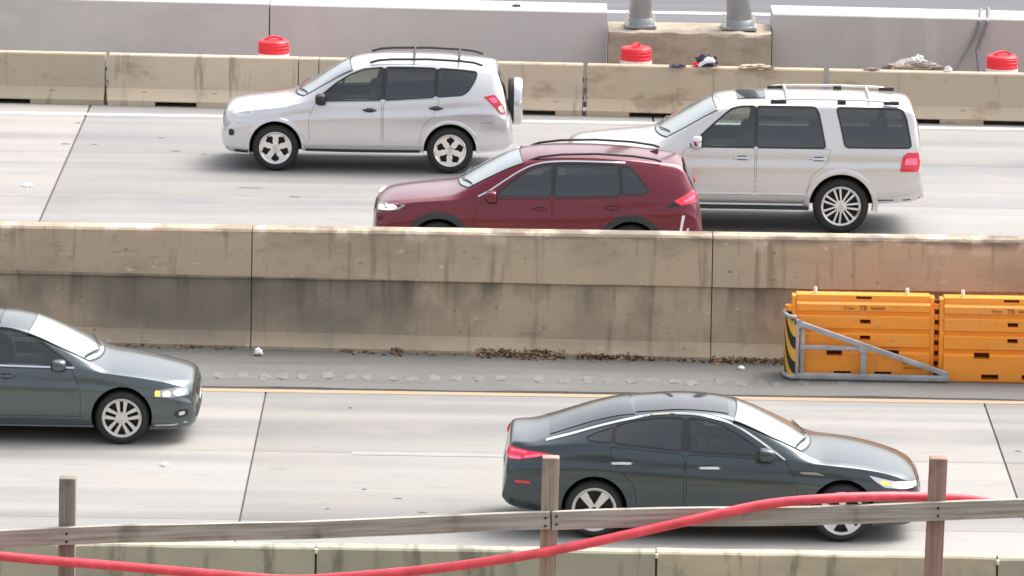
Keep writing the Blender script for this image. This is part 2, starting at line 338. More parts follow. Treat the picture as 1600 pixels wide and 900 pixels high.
near_road = roadway('near_road', [63.3, 68.1, 71.72, 75.36], [-39.5, -30.4, -21.3, -12.2, -3.09, 5.99, 15.1, 24.2, 33.3], 0.020)
far_road = roadway('far_road', [78.35, 81.95, 85.55, 89.15, 92.75, 97.9], [-34.2, -25.1, -16.0, -6.88, 2.23, 11.3, 20.4, 29.5], 0.030)
road3 = tag(sheet('service_road', -80, 80, 100.4, 140, -0.01, M['asphalt']), kind='structure')
sheet('edge_line', -80, 80, 108.45, 108.75, -0.005, M['white_line'], road3)
strip_ = tag(MB().box((0, 99.15, -0.02), (160, 2.4, 0.19)).build('barrier_strip', M['shoulder']), kind='structure')
sh = MB()
nx = 160
for i in range(nx + 1):
    x = -40 + 80 * i / nx
    ye = 75.42 + 0.03 * math.sin(x * 1.7) + 0.02 * math.sin(x * 4.3 + 1)
    sh.v += [(x, ye, 0.012), (x, ye - 0.02, -0.02), (x, 78.3, 0.02)]
for i in range(nx):
    a = i * 3; sh.f += [(a, a + 3, a + 5, a + 2), (a + 1, a + 4, a + 3, a)]
shoulder = tag(sh.build('shoulder', M['shoulder']), kind='structure')
# rumble strip: milled grooves worn pale along the shoulder
for k in range(30):
    x = -3.75 + k * 0.277
    if x > 4.6: break
    rg = random.Random(k); vs = []; nseg = 14
    if rg.random() < 0.12: continue
    x += rg.uniform(-0.05, 0.05); oy = rg.uniform(-0.08, 0.08)
    rx, ry = rg.uniform(0.070, 0.095), rg.uniform(0.16, 0.24)
    for ring, zz in ((1.0, 0.0165), (0.75, 0.022), (0.4, 0.019)):
        for q in range(nseg):
            a = 2 * math.pi * q / nseg; j = rg.uniform(0.7, 1.25)
            vs.append((x + rx * ring * math.cos(a) * j, 76.12 + oy + 0.008 * x + ry * ring * math.sin(a) * j, zz))
    fs = [(r_ * nseg + q, r_ * nseg + (q + 1) % nseg, (r_ + 1) * nseg + (q + 1) % nseg, (r_ + 1) * nseg + q) for r_ in range(2) for q in range(nseg)] + [tuple(2 * nseg + q for q in range(nseg))]
    MB().add(vs, fs).build('rumble_groove', M['groove'], shoulder, smooth=True)
# painted lines
sheet('yellow_edge_line', -40, 40, 75.14, 75.33, 0.004, M['yellow_line'], near_road)
for x0 in (-14.0, -1.9, 10.3): sheet('lane_line', x0, x0 + 3.6, 71.60, 71.78, 0.004, M['lane_line'], near_road)
sheet('white_edge_line', -40, 40, 63.9, 64.05, 0.004, M['white_line'], near_road)
sheet('white_edge_line', -40, 40, 96.26, 96.46, 0.004, M['white_line'], far_road)
def blob(name, x, y, z, rx, ry, m, parent, seed, h=0.004):
    rg = random.Random(seed); n = 12
    vs = [(x + rx * math.cos(2 * math.pi * q / n) * rg.uniform(0.7, 1.2), y + ry * math.sin(2 * math.pi * q / n) * rg.uniform(0.7, 1.2), z) for q in range(n)]
    vs += [(p[0] * 0.7 + x * 0.3, p[1] * 0.7 + y * 0.3, z + h) for p in vs]
    return MB().add(vs, [(q, (q + 1) % n, n + (q + 1) % n, n + q) for q in range(n)] + [tuple(range(n, 2 * n))]).build(name, m, parent, smooth=True, sharp=60)
for k, (x, y, rx, ry) in enumerate([(-5.55, 94.2, .07, .05), (-5.25, 93.0, .10, .06), (-7.0, 93.5, .09, .05), (-6.55, 93.5, .06, .04), (-3.95, 89.85, .22, .035), (-3.25, 89.15, .11, .06), (-4.8, 92.75, .05, .04), (-6.95, 95.5, .05, .05)]):
    blob('tar_spot', x, y, 0.002, rx, ry, M['tar'], far_road, 40 + k)
for k, (x, y, rx, ry) in enumerate([(-1.70, 69.75, .035, .04), (-1.29, 69.3, .055, .035), (-1.0, 68.6, .06, .04), (-2.0, 74.3, .03, .05), (0.8, 74.2, .03, .05), (-2.1, 68.7, .03, .03), (6.2, 72.4, .05, .04)]):
    blob('tar_spot', x, y, 0.002, rx, ry, M['tar'], near_road, 60 + k)

# ------------------------------------------------------------------ median wall
def median_profile(zt):
    return [(0, 0.0), (0.0, 0.06), (0.13, 0.23), (0.185, 0.93), (0.135, 0.955), (0.215, zt - 0.03), (0.245, zt), (0.55, zt), (0.58, zt - 0.03), (0.66, 0.955), (0.61, 0.93), (0.67, 0.23), (0.80, 0.06), (0.80, 0.0)]
def median_seg(x0, x1, label, tint):
    gp = 0.007; n = 14; mb = MB(); prof = median_profile(1.6); m = len(prof)
    rg = random.Random(int(x0 * 10))
    for i in range(n + 1):
        x = x0 + gp + (x1 - x0 - 2 * gp) * i / n
        dz = 0.0062 * x; yb = 77.60 - 0.045 * x
        for k, (y, z) in enumerate(prof):
            zz = z + (dz * z if z > 0.5 else 0); j = rg.uniform(-0.004, 0.004) if 0 < i < n else 0
            mb.v.append((x, yb + y + (j if k in (3, 4, 5) else 0), zz + (0.02 if z == 0 else 0) * 0 + (j if k in (3, 4) else 0)))
    for i in range(n):
        for k in range(m - 1): mb.f.append((i * m + k, i * m + k + 1, (i + 1) * m + k + 1, (i + 1) * m + k))
    mb.f.append(tuple(range(m))); mb.f.append(tuple(reversed(range(n * m, n * m + m))))
    o = mb.build('median_wall', M['median'], smooth=True, sharp=20); o.color = (*tint, 1)
    dz = 0.0062 * x1; yb = 77.60 - 0.045 * x1; zt = 1.6 * (1 + dz) - 0.02
    MB().prism([(0.03, 0.0), (0.03, 0.05), (0.16, 0.22), (0.215, 0.93), (0.245, zt - 0.03), (0.27, zt), (0.52, zt), (0.60, 0.93), (0.64, 0.22), (0.77, 0.05), (0.77, 0.0)], x1 - 0.02, x1 + 0.02, f=lambda x, y, z: (x, yb + y, z)).build('joint_filler', M['sealant'], o)
    return tag(o, label, 'concrete wall', 'cast segments of the median wall')
median_seg(-15.4, -9.4, 'stained tan median wall segment beyond the left frame edge', (1, 1, 1))
median_seg(-9.4, -3.4, 'stained tan median wall segment behind the slate sedan cut by the left edge', (0.97, 0.97, 0.97))
median_seg(-3.4, 2.6, 'longest stained tan median wall segment, in front of the maroon car', (1.0, 1.0, 1.0))
median_seg(2.6, 8.6, 'stained tan median wall segment behind the orange water barriers', (0.93, 0.97, 0.99))
median_seg(8.6, 14.6, 'stained tan median wall segment beyond the right frame edge', (1, 1, 1))

# ------------------------------------------------------------------ far temporary barriers
def krail(x0, x1, label, tint, slots=(0.22, 0.76), skew=0.0, holes=(0.4, 0.6)):
    xm = (x0 + x1) / 2; yb = 97.0 - 0.04 * xm + 0.0
    root = empty('temporary_barrier', (xm, yb, 0), math.atan(-0.04 + skew)); L = x1 - x0
    prof = [(0, 0), (0, 0.09), (0.13, 0.27), (0.20, 0.79), (0.22, 0.81), (0.39, 0.81), (0.41, 0.79), (0.48, 0.27), (0.61, 0.09), (0.61, 0)]
    me = MB().prism(prof, -L / 2, L / 2).mesh('body')
    bm = bmesh.new(); bm.from_mesh(me)
    for k in range(1, 8):
        bmesh.ops.bisect_plane(bm, geom=list(bm.verts) + list(bm.edges) + list(bm.faces), plane_co=(-L / 2 + L * k / 8, 0, 0), plane_no=(1, 0, 0))
    bm.to_mesh(me); bm.free()
    if slots or holes:
        cut = MB()
        for s_ in slots: cut.box((-L / 2 + L * s_, 0.3, 0.0), (0.68, 0.9, 0.15))
        for s_ in holes: cut.box((-L / 2 + L * s_, 0.06, 0.28), (0.09, 0.08, 0.16))
        me = boolean(me, cut.mesh('cut'))
    o = link_mesh('body', me, M['krail'], root); o.color = (*tint, 1)
    for sx in (-1, 1):       # steel loop and pin at each end
        
        for zc_ in (0.25, 0.55): MB().box((sx * (L / 2 + 0.006), 0.305, zc_), (0.022, 0.05, 0.05)).build('connector', M['brake'], root)
    return tag(root, label, 'concrete barrier', 'temporary concrete barriers along the far shoulder')
krail(-10.5, -6.665, 'olive tan concrete barrier reaching in from the left edge below the grey wall', (0.80, 0.82, 0.76), slots=(0.12, 0.60), holes=(0.78,))
krail(-6.60, -3.53, 'pale tan concrete barrier in front of the leftmost red drum', (1.12, 1.09, 1.06), slots=(0.36, 0.9), holes=(0.19, 0.56))
krail(-3.515, -3.20, 'narrow filler barrier block just right of the leftmost red drum', (1.02, 1.0, 0.98), slots=(), holes=())
krail(-3.185, 1.085, 'pale tan concrete barrier behind the silver car with the spare wheel', (1.02, 0.98, 0.95), slots=(0.22, 0.82), holes=(0.9,))
krail(1.155, 4.97, 'rust stained concrete barrier in front of the grey pole footing', (0.95, 0.90, 0.84), slots=(0.27, 0.78))
krail(5.05, 9.0, 'clean tan concrete barrier behind the rear of the champagne vehicle', (0.92, 0.90, 0.86), slots=(0.37, 0.72), holes=(0.55,))
krail(9.06, 12.9, 'tan concrete barrier beyond the right frame edge', (0.92, 0.90, 0.86))

# ------------------------------------------------------------------ far wall, footing, poles
def far_wall(x0, x1, label, zt=1.345, tint=(1, 1, 1)):
    prof = [(0, -0.02), (0.0, zt - 0.02), (0.02, zt), (0.98, zt), (1.0, zt - 0.02), (1.0, -0.02)]
    o = MB().prism(prof, x0, x1, f=lambda x, y, z: (x, 99.30 + y - 0.012 * (x - 3), z - (0.006 * (x - 3) if z > 0.5 else 0))).build('concrete_wall', M['wall'])
    o.color = (*tint, 1); return tag(o, label, 'concrete wall', 'pale wall panels behind the far barriers')
far_wall(-16, -4.085, 'pale grey concrete wall panel at the upper left, left of the leftmost drum', 1.355, (1.04, 1.03, 1.03))
far_wall(-4.065, 1.50, 'pale grey wall panel behind the leftmost red drum and silver car', 1.345, (0.97, 0.96, 0.97))
far_wall(4.23, 16, 'grey concrete wall panel at the upper right behind the rightmost drum', 1.385, (0.84, 0.82, 0.80))
bk = MB(); nb = 20; rg = random.Random(3)
prof = [(0, -0.02), (0.0, 1.03), (0.03, 1.085), (1.13, 1.10), (1.15, 1.03), (1.15, -0.02)]
for i in range(nb + 1):
    x = 1.52 + (4.20 - 1.52) * i / nb
    for k, (y, z) in enumerate(prof): bk.v.append((x, 98.88 + y + (rg.uniform(-0.012, 0.012) if k in (1, 2) else 0), z + (rg.uniform(-0.02, 0.012) if k in (1, 2) else 0)))
for i in range(nb):
    for k in range(5): bk.f.append((i * 6 + k, i * 6 + k + 1, i * 6 + 7 + k, i * 6 + 6 + k))
bk.f.append(tuple(range(6))); bk.f.append(tuple(reversed(range(nb * 6, nb * 6 + 6))))
tag(bk.build('pole_footing', M['block'], smooth=True, sharp=30), 'rough tan concrete footing under the two grey poles', 'footing')
def pole(x, r, label):
    root = empty('steel_pole', (x, 99.48, 1.094))
    MB().tube([(0, 0, 0.10), (0, 0, 2.5), (0, 0, 7.5)], [r, r * 0.985, r * 0.93], 28, cap=True).build('shaft', M['pole'], root, smooth=True)
    MB().tube([(0, 0, 0.035), (0, 0, 0.10), (0, 0, 0.16)], [r * 1.22, r * 1.18, r * 1.0], 28).build('collar', M['pole'], root, smooth=True)
    MB().box((0, 0, 0.03), (2.75 * r, 2.75 * r, 0.05)).build('base_plate', M['pole'], root, bevel=0.008)
    for sx in (-1, 1):
        for sy in (-1, 1): MB().lathe([(0, 0), (0.028, 0), (0.028, 0.06), (0.016, 0.062), (0.016, 0.16), (0, 0.16)], 'Z', 8, (sx * r * 1.16, sy * r * 1.16, 0.055)).build('anchor_bolt', M['pin'], root)
    return tag(root, label, 'pole', 'steel poles on the concrete footing')
pole(2.05, 0.19, 'grey steel pole directly behind the middle red drum')
pole(3.68, 0.21, 'grey steel pole at the right end of the footing')

# ------------------------------------------------------------------ red drums
def drum(x, y, label, rz):
    root = empty('traffic_drum', (x, y, 0.04), rz)
    prof = [(0, 0.05), (0.285, 0.05), (0.285, 0.33), (0.27, 0.345), (0.27, 0.52), (0.255, 0.535)]
    MB().lathe([(0, 0.04), (0.33, 0.04), (0.335, 0.09), (0.30, 0.13)] , 'Z', 32).build('base_ring', M['rubber'], root, smooth=True)
    p = [(0.288, 0.05), (0.288, 0.26), (0.276, 0.275), (0.276, 0.44), (0.268, 0.455), (0.268, 0.60), (0.257, 0.615), (0.257, 0.755), (0.251, 0.762), (0.251, 0.80), (0.256, 0.806), (0.256, 0.82), (0.250, 0.826), (0.250, 0.852), (0.255, 0.858), (0.255, 0.872), (0.249, 0.878), (0.246, 0.905), (0.225, 0.925), (0.14, 0.935), (0, 0.94)]
    MB().lathe(p, 'Z', 36).build('body', M['drum'], root, smooth=True)
    MB().lathe([(0.2615, 0.625), (0.2615, 0.722)], 'Z', 36).build('reflective_band', M['reflective'], root, smooth=True)
    MB().lathe([(0.2805, 0.29), (0.2805, 0.425)], 'Z', 36).build('reflective_band', M['reflective'], root, smooth=True)
    pts = [(-0.15 + 0.30 * i / 12, 0, 0.925 + 0.06 * math.sin(math.pi * i / 12) ** 0.6) for i in range(13)]
    h = MB()
    for i in range(12): h.bar(pts[i], pts[i + 1], 0.07, 0.03, (0, 0, 1))
    h.build('handle', M['drum'], root, smooth=True)
    return tag(root, label, 'traffic drum', 'red drums behind the far barriers')
drum(-3.955, 98.22, 'red plastic traffic drum above the hood of the silver car', 0.2)
drum(1.965, 98.1, 'red plastic traffic drum in front of the pole footing', 1.35)
drum(7.915, 97.85, 'red plastic traffic drum nearest the right frame edge', 0.35)

# ------------------------------------------------------------------ rubbish on and behind the far barriers
def crumple(name, c, d, m, seed, sub=2, rough=0.35, parent=None):
    bm = bmesh.new(); bmesh.ops.create_icosphere(bm, subdivisions=sub + 1, radius=1.0); rg = random.Random(seed)
    for v in bm.verts:
        k = 1 + rg.uniform(-rough, rough); v.co = Vector((v.co.x * d[0] * k, v.co.y * d[1] * k, max(v.co.z, -0.35) * d[2] * k))
        v.co += Vector(c)
    me = bpy.data.meshes.new(name); bm.to_mesh(me); bm.free()
    return link_mesh(name, me, m, parent, smooth=True, sharp=50)
b1 = empty('rubbish_bundle', (3.05, 97.2, 0.815))
crumple('dark_cloth', (0.02, 0, 0.045), (0.17, 0.09, 0.13), M['trash_dark'], 1, parent=b1)
crumple('white_bag', (0.075, -0.07, 0.09), (0.09, 0.05, 0.065), M['trash'], 2, rough=0.2, parent=b1)
MB().tube([(-0.09, -0.09, 0.01), (-0.03, -0.11, 0.06), (0.04, -0.12, 0.10)], [0.028, 0.03, 0.035], 8).build('white_fold', M['trash'], b1, smooth=True)
crumple('red_rag', (-0.12, -0.05, 0.03), (0.07, 0.05, 0.045), M['drum'], 3, parent=b1)
tag(b1, 'black and white rubbish bundle with red rag on top of the rust stained barrier', 'rubbish')
b2 = empty('rubbish_heap', (6.50, 97.55, 0.72))
crumple('grey_sheet', (0, 0.05, 0.06), (0.33, 0.16, 0.13), M['trash_grey'], 5, rough=0.3, parent=b2)
crumple('pale_wrap', (0.03, -0.02, 0.17), (0.10, 0.08, 0.10), M['trash'], 6, rough=0.45, parent=b2)
crumple('low_rubble', (-0.05, -0.08, 0.05), (0.5, 0.12, 0.09), M['dirt'], 7, rough=0.4, parent=b2)
crumple('support_heap', (0.0, 0.20, -0.30), (0.55, 0.30, 0.45), M['dirt'], 8, rough=0.2, parent=b2)
tag(b2, 'heap of crumpled grey plastic and rubble behind the barrier, left of the rightmost drum', 'rubbish')
b3 = crumple('rubble_pile', (3.88, 97.07, 0.825), (0.26, 0.10, 0.05), M['krail'], 9, rough=0.3)
tag(b3, 'low tan lump of spilled mortar on the rust stained barrier top', 'rubble')
b4 = crumple('rag', (2.62, 97.1, 0.82), (0.13, 0.07, 0.035), M['trash_dark'], 10)
tag(b4, 'small black rag on the barrier between middle drum and rubbish bundle', 'rag')
b5 = crumple('scrap', (5.75, 97.05, 0.82), (0.13, 0.06, 0.03), M['dirt'], 11)
tag(b5, 'small brown scrap on the clean tan barrier left of the grey rubbish heap', 'scrap')
b6 = crumple('scrap', (6.98, 97.05, 0.83), (0.06, 0.05, 0.06), M['reflective'], 12)
tag(b6, 'small pale scrap on the clean tan barrier right of the grey rubbish heap', 'scrap')
b7 = crumple('scrap', (0.0, 99.75, 1.37), (0.07, 0.07, 0.03), M['trash_dark'], 13)
tag(b7, 'small dark scrap lying on the white topped wall left of the poles', 'scrap')
cb = MB()
cb.tube([(7.78, 100.6, 0.4), (7.75, 100.38, 1.30), (7.73, 100.2, 1.385), (7.66, 99.5, 1.385), (7.63, 99.22, 1.31), (7.56, 99.20, 1.08), (7.40, 99.15, 0.78), (7.22, 98.9, 0.5), (7.15, 98.8, 0.05)], 0.022, 8)
tag(cb.build('cable', M['cable'], smooth=True), 'left dark cable hanging over the upper right wall and slanting left', 'cable', 'cables over the right wall')
cb = MB()
cb.tube([(7.90, 100.6, 0.4), (7.87, 100.38, 1.30), (7.85, 100.2, 1.39), (7.80, 99.5, 1.39), (7.76, 99.20, 1.31), (7.68, 99.17, 1.08), (7.60, 99.15, 0.85), (7.63, 98.9, 0.5), (7.62, 98.8, 0.05)], 0.028, 8)
tag(cb.build('cable', M['cable'], smooth=True), 'right dark cable hanging straight down the upper right wall', 'cable', 'cables over the right wall')

# ------------------------------------------------------------------ near barrier
def near_barrier(x0, x1, label, tint, dz=0.0):
    gp = 0.012; prof = [(0, 0), (0.0, 0.09), (0.16, 0.30), (0.22, 0.945), (0.24, 0.965), (0.42, 0.965), (0.44, 0.945), (0.50, 0.30), (0.66, 0.09), (0.66, 0)]
    root = empty('near_barrier', ((x0 + x1) / 2, 62.52, 0)); L = x1 - x0 - 2 * gp
    mb = MB(); n = 10; m = len(prof); rg = random.Random(int(x0 * 7))
    for i in range(n + 1):
        for k, (y, z) in enumerate(prof):
            j = rg.uniform(-0.006, 0.006) if k in (3, 4, 5, 6) else 0
            mb.v.append((-L / 2 + L * i / n, y + j, z + (dz if z > 0.5 else 0) + j * 0.6))
    for i in range(n):
        for k in range(m - 1): mb.f.append((i * m + k, i * m + k + 1, (i + 1) * m + k + 1, (i + 1) * m + k))
    mb.f.append(tuple(range(m))); mb.f.append(tuple(reversed(range(n * m, n * m + m))))
    o = mb.build('body', M['nearwall'], root, smooth=True, sharp=25); o.color = (*tint, 1)
    MB().prism([(0.03, 0.0), (0.03, 0.08), (0.19, 0.29), (0.25, 0.93 + dz), (0.41, 0.93 + dz), (0.47, 0.29), (0.63, 0.08), (0.63, 0.0)], L / 2 + gp - 0.02, L / 2 + gp + 0.02).build('joint_filler', M['sealant'], root)
    MB().box((-L / 2 - gp + 0.004, 0.20, 0.93 + dz), (0.03, 0.05, 0.05)).build('lifting_hook', M['pin'], root, bevel=0.006)
    return tag(root, label, 'concrete barrier', 'concrete barriers along the near edge')
near_barrier(-5.65, -2.035, 'mossy grey concrete barrier at the lower left under the leftmost fence post', (0.97, 0.99, 0.98))
near_barrier(-2.035, 1.575, 'streaked grey green concrete barrier below the middle fence post', (0.86, 0.89, 0.88), 0.005)
near_barrier(1.575, 5.19, 'cream concrete barrier between middle and right fence posts', (1.20, 1.10, 1.02), 0.012)
near_barrier(5.19, 8.8, 'grey concrete barrier at the lower right corner of the picture', (0.95, 0.95, 0.95))
near_barrier(-9.26, -5.65, 'grey concrete barrier beyond the lower left frame edge', (0.97, 0.99, 0.98))

# ------------------------------------------------------------------ leaf litter along the median
lm = MB(); rg = random.Random(21)
for (xa, xb, dens, hh) in ((-0.45, 0.70, 400, 0.09), (0.85, 1.85, 240, 0.06), (2.6, 3.7, 280, 0.06), (-2.2, -0.5, 60, 0.02), (-5.4, -3.6, 70, 0.03), (-1.55, -1.40, 50, 0.06), (1.85, 2.6, 40, 0.02)):
    for _ in range(dens):
        x = rg.uniform(xa, xb); t = abs(rg.gauss(0, 0.5)); d = min(t * 0.22, 0.30)
        y = 77.60 - 0.045 * x - d + 0.04; z = 0.026 + max(0, hh * (1 - d / 0.22)) * rg.random()
        s_ = rg.uniform(0.014, 0.034); R_ = Matrix.Rotation(rg.uniform(0, 6.28), 3, 'Z') @ Matrix.Rotation(rg.uniform(-1.0, 1.0), 3, 'X') @ Matrix.Rotation(rg.uniform(-0.8, 0.8), 3, 'Y')
        vs = [R_ @ Vector(p) * s_ + Vector((x, y, z)) for p in ((-1.3, 0, 0.2), (-0.3, 0.7, 0), (0.9, 0.4, 0.1), (1.4, 0, 0.3), (0.4, -0.7, 0), (-0.6, -0.5, 0.05))]
        lm.add(vs, [(0, 1, 2, 3, 4, 5)])
me = bpy.data.meshes.new('leaf_litter'); me.from_pydata(lm.v, [], lm.f)
tag(link_mesh('leaf_litter', me, M['leaf']), 'brown dry leaves drifted along the foot of the median wall', 'leaves', kind='stuff')
b = crumple('paper_scrap', (-3.28, 77.35, 0.06), (0.055, 0.05, 0.055), M['trash'], 31, rough=0.25)
tag(b, 'crumpled white paper scrap at the foot of the median wall joint', 'litter')
b = crumple('paper_scrap', (-4.11, 70.83, 0.012), (0.045, 0.05, 0.03), M['trash'], 32, rough=0.25)
tag(b, 'small white scrap on the near road below the slate sedan', 'litter')
b = crumple('paper_scrap', (-7.29, 89.7, 0.012), (0.08, 0.09, 0.03), M['trash'], 33, rough=0.25)
tag(b, 'small white scrap on the far road at the left edge', 'litter')
b = crumple('paper_scrap', (2.98, 76.95, 0.035), (0.04, 0.04, 0.03), M['trash'], 34, rough=0.25)
tag(b, 'tiny pale scrap on the shoulder left of the striped nose panel', 'litter')

# ------------------------------------------------------------------ orange water barriers
def text_mesh(body, size):
    c = bpy.data.curves.new('t', 'FONT'); c.body = body; c.size = size; c.align_x = 'CENTER'; c.extrude = 0.0015
    o = bpy.data.objects.new('t', c); COL.objects.link(o); bpy.context.view_layer.update()
    me = bpy.data.meshes.new_from_object(o.evaluated_get(bpy.context.evaluated_depsgraph_get())); bpy.data.objects.remove(o); return me
def put_text(body, size, loc, parent, name='lettering'):
    me = text_mesh(body, size); o = link_mesh(name, me, M['marking'], parent); o.location = loc; o.rotation_euler = (math.radians(84), 0, 0); return o
def water_barrier(x0, y0, label, rz=0.0):
    root = empty('water_barrier', (x0, y0, 0.022), rz); L = 1.83
    half = [(0.255, 0.0), (0.26, 0.02), (0.25, 0.33), (0.245, 0.345), (0.20, 0.375), (0.205, 0.40), (0.235, 0.425), (0.225, 0.575), (0.18, 0.605), (0.185, 0.63), (0.212, 0.655), (0.20, 0.80), (0.158, 0.83), (0.162, 0.855), (0.187, 0.875), (0.175, 0.955), (0.13, 0.985), (0.13, 1.01), (0.115, 1.065)]
    prof = [(-y, z) for y, z in half] + [(y, z) for y, z in reversed(half)]
    me = MB().prism(prof, 0.06, L - 0.06).mesh('body')
    end = [(-0.235, 0.0), (-0.225, 0.33), (-0.21, 0.6), (-0.175, 0.86), (-0.12, 0.99), (-0.105, 1.05), (0.105, 1.05), (0.12, 0.99), (0.175, 0.86), (0.21, 0.6), (0.225, 0.33), (0.235, 0.0)]
    cut = MB()
    for cx, cz, w, h in ((0.94, 0.74, 0.135, 0.055), (0.94, 0.535, 0.135, 0.055), (0.55, 0.335, 0.20, 0.075), (1.28, 0.335, 0.20, 0.075), (0.66, 0.065, 0.22, 0.07), (1.18, 0.065, 0.22, 0.07)):
        cut.box((cx, 0, cz), (w, 0.8, h))
    cut.box((0.92, -0.12, 1.035), (0.20, 0.07, 0.035))
    MB().box((0.92, -0.086, 1.035), (0.198, 0.006, 0.034)).build('slot_shade', M['orange_shade'], root)  # dark plate added inside the top slot as painted shade
    me = boolean(me, cut.mesh('cut'))
    link_mesh('body', me, M['orange'], root)
    for xa, xb in ((0.0, 0.0605), (L - 0.0605, L)): MB().prism([(y * 0.985, z * 0.995 + 0.002) for y, z in end], xa, xb).build('end_post', M['orange'], root, bevel=0.012)
    for cx, cz, w, h in ((0.94, 0.74, 0.135, 0.055), (0.94, 0.535, 0.135, 0.055), (0.55, 0.335, 0.20, 0.075), (1.28, 0.335, 0.20, 0.075), (0.66, 0.065, 0.22, 0.07), (1.18, 0.065, 0.22, 0.07)):
        MB().box((cx, -0.085, cz), (w - 0.002, 0.02, h - 0.002)).build('slot_shade', M['orange_shade'], root)  # dark plates put into the open slots to look like deep shade
    for k in range(7):        # interlocking knuckles at the right end
        MB().lathe([(0, 0), (0.055, 0), (0.055, 0.068), (0, 0.068)], 'Z', 16, (L + 0.03, -0.12, 0.10 + k * 0.135)).build('knuckle', M['orange'], root, smooth=True)
    MB().box((L + 0.03, -0.10, 0.52), (0.062, 0.05, 1.0)).build('hinge_gap_shade', M['orange_shade'], root)  # dark box added behind the knuckles so the gaps look shaded
    for px in (0.30, 1.48):
        MB().lathe([(0, 0), (0.024, 0), (0.024, 0.07), (0.018, 0.085), (0, 0.085)], 'Z', 12, (px, 0, 1.063)).build('lifting_pin', M['pin'], root, smooth=True)
    # lettering on the top band and at the right-hand panel
    put_text('Triton', 0.055, (0.73, -0.192, 0.895), root); put_text('TB', 0.085, (0.91, -0.192, 0.885), root); put_text('BARRIER', 0.05, (1.10, -0.192, 0.895), root)
    put_text('DO NOT FILL', 0.045, (1.56, -0.262, 0.20), root); put_text('ABOVE LINE', 0.045, (1.56, -0.266, 0.14), root)
    return tag(root, label, 'water barrier', 'orange water filled barriers on the shoulder')
water_barrier(3.60, 76.71, 'orange plastic water barrier with grey steel brace in front')
water_barrier(5.49, 76.64, 'orange plastic water barrier cut off by the right frame edge', -0.01)
water_barrier(7.38, 76.61, 'orange plastic water barrier wholly beyond the right frame edge', -0.01)
# nose: striped panel and steel brace frame
br = empty('steel_brace', (3.50, 76.36, 0.022))
fy = 0.0
MB().bar((0.14, fy, 0.05), (2.12, fy - 0.03, 0.05), 0.06, 0.075, (0, 0, 1)).build('base_rail', M['galv'], br, bevel=0.006)
MB().bar((0.10, fy - 0.005, 0.765), (2.10, fy - 0.02, 0.10), 0.05, 0.065, (0, 0, 1)).build('diagonal_rail', M['galv'], br, bevel=0.006)
MB().bar((0.16, fy + 0.002, 0.08), (0.16, fy + 0.002, 0.78), 0.075, 0.05, (1, 0, 0)).build('front_upright', M['galv'], br, bevel=0.006)
MB().bar((0.235, fy + 0.03, 0.08), (0.235, fy + 0.03, 0.72), 0.04, 0.05, (1, 0, 0)).build('rear_upright', M['galv'], br, bevel=0.005)
MB().bar((0.20, fy + 0.004, 0.42), (1.03, fy - 0.004, 0.42), 0.045, 0.055, (0, 0, 1)).build('middle_rail', M['galv'], br, bevel=0.005)
MB().bar((1.02, fy + 0.003, 0.08), (1.02, fy + 0.003, 0.42), 0.045, 0.075, (1, 0, 0)).build('short_upright', M['galv'], br, bevel=0.005)
MB().box((0.17, fy - 0.03, 0.735), (0.10, 0.012, 0.10)).build('gusset_plate', M['galv'], br)
MB().box((1.02, fy - 0.032, 0.42), (0.12, 0.012, 0.09)).build('gusset_plate', M['galv'], br)
tag(br, 'triangular grey steel brace frame bolted before the left orange barrier', 'steel frame')
# curved nose panel with black and yellow stripes
nose = empty('nose_panel', (3.50, 76.62, 0.022))
def nose_pt(a, z, r=0.30, d=0.0):
    return (0.045 - (r + d) * 0.45 * math.cos(a) + 0.10, (r + d) * math.sin(a), z)
nm = MB(); na, nz_ = 16, 30
vs = []; fs = []; mi = []
for j in range(nz_ + 1):
    for i in range(na + 1): vs.append(nose_pt(-math.pi / 2 + math.pi * i / na, 0.04 + 0.76 * j / nz_))
nm.v = vs
for j in range(nz_):
    for i in range(na):
        nm.f.append((j * (na + 1) + i, j * (na + 1) + i + 1, (j + 1) * (na + 1) + i + 1, (j + 1) * (na + 1) + i))
me = bpy.data.meshes.new('panel'); me.from_pydata(nm.v, [], nm.f)
m_, n_, l_, bs_ = new_mat('black_yellow_chevron'); bs_.inputs['Roughness'].default_value = 0.45
tc_ = n_.new('ShaderNodeTexCoord'); sp_ = n_.new('ShaderNodeSeparateXYZ'); l_.new(tc_.outputs['Object'], sp_.inputs[0])
ma_ = n_.new('ShaderNodeMath'); ma_.operation = 'MULTIPLY_ADD'; ma_.inputs[1].default_value = -1.6
l_.new(sp_.outputs[1], ma_.inputs[0]); l_.new(sp_.outputs[2], ma_.inputs[2])
fr_ = n_.new('ShaderNodeMath'); fr_.operation = 'PINGPONG'; fr_.inputs[1].default_value = 0.16; l_.new(ma_.outputs[0], fr_.inputs[0])
gt_ = n_.new('ShaderNodeMath'); gt_.operation = 'GREATER_THAN'; gt_.inputs[1].default_value = 0.08; l_.new(fr_.outputs[0], gt_.inputs[0])
mx_ = n_.new('ShaderNodeMix'); mx_.data_type = 'RGBA'; mx_.inputs[6].default_value = (0.02, 0.02, 0.02, 1); mx_.inputs[7].default_value = (0.80, 0.42, 0.035, 1)
l_.new(gt_.outputs[0], mx_.inputs[0]); l_.new(mx_.outputs[2], bs_.inputs['Base Color'])
link_mesh('panel', me, m_, nose, smooth=True)
MB().tube([nose_pt(-math.pi / 2 + math.pi * i / 16, 0.82) for i in range(17)], 0.028, 8).build('top_rim', M['galv'], nose, smooth=True)
MB().tube([nose_pt(-math.pi / 2 + math.pi * i / 16, 0.04) for i in range(17)], 0.03, 8).build('bottom_rim', M['galv'], nose, smooth=True)
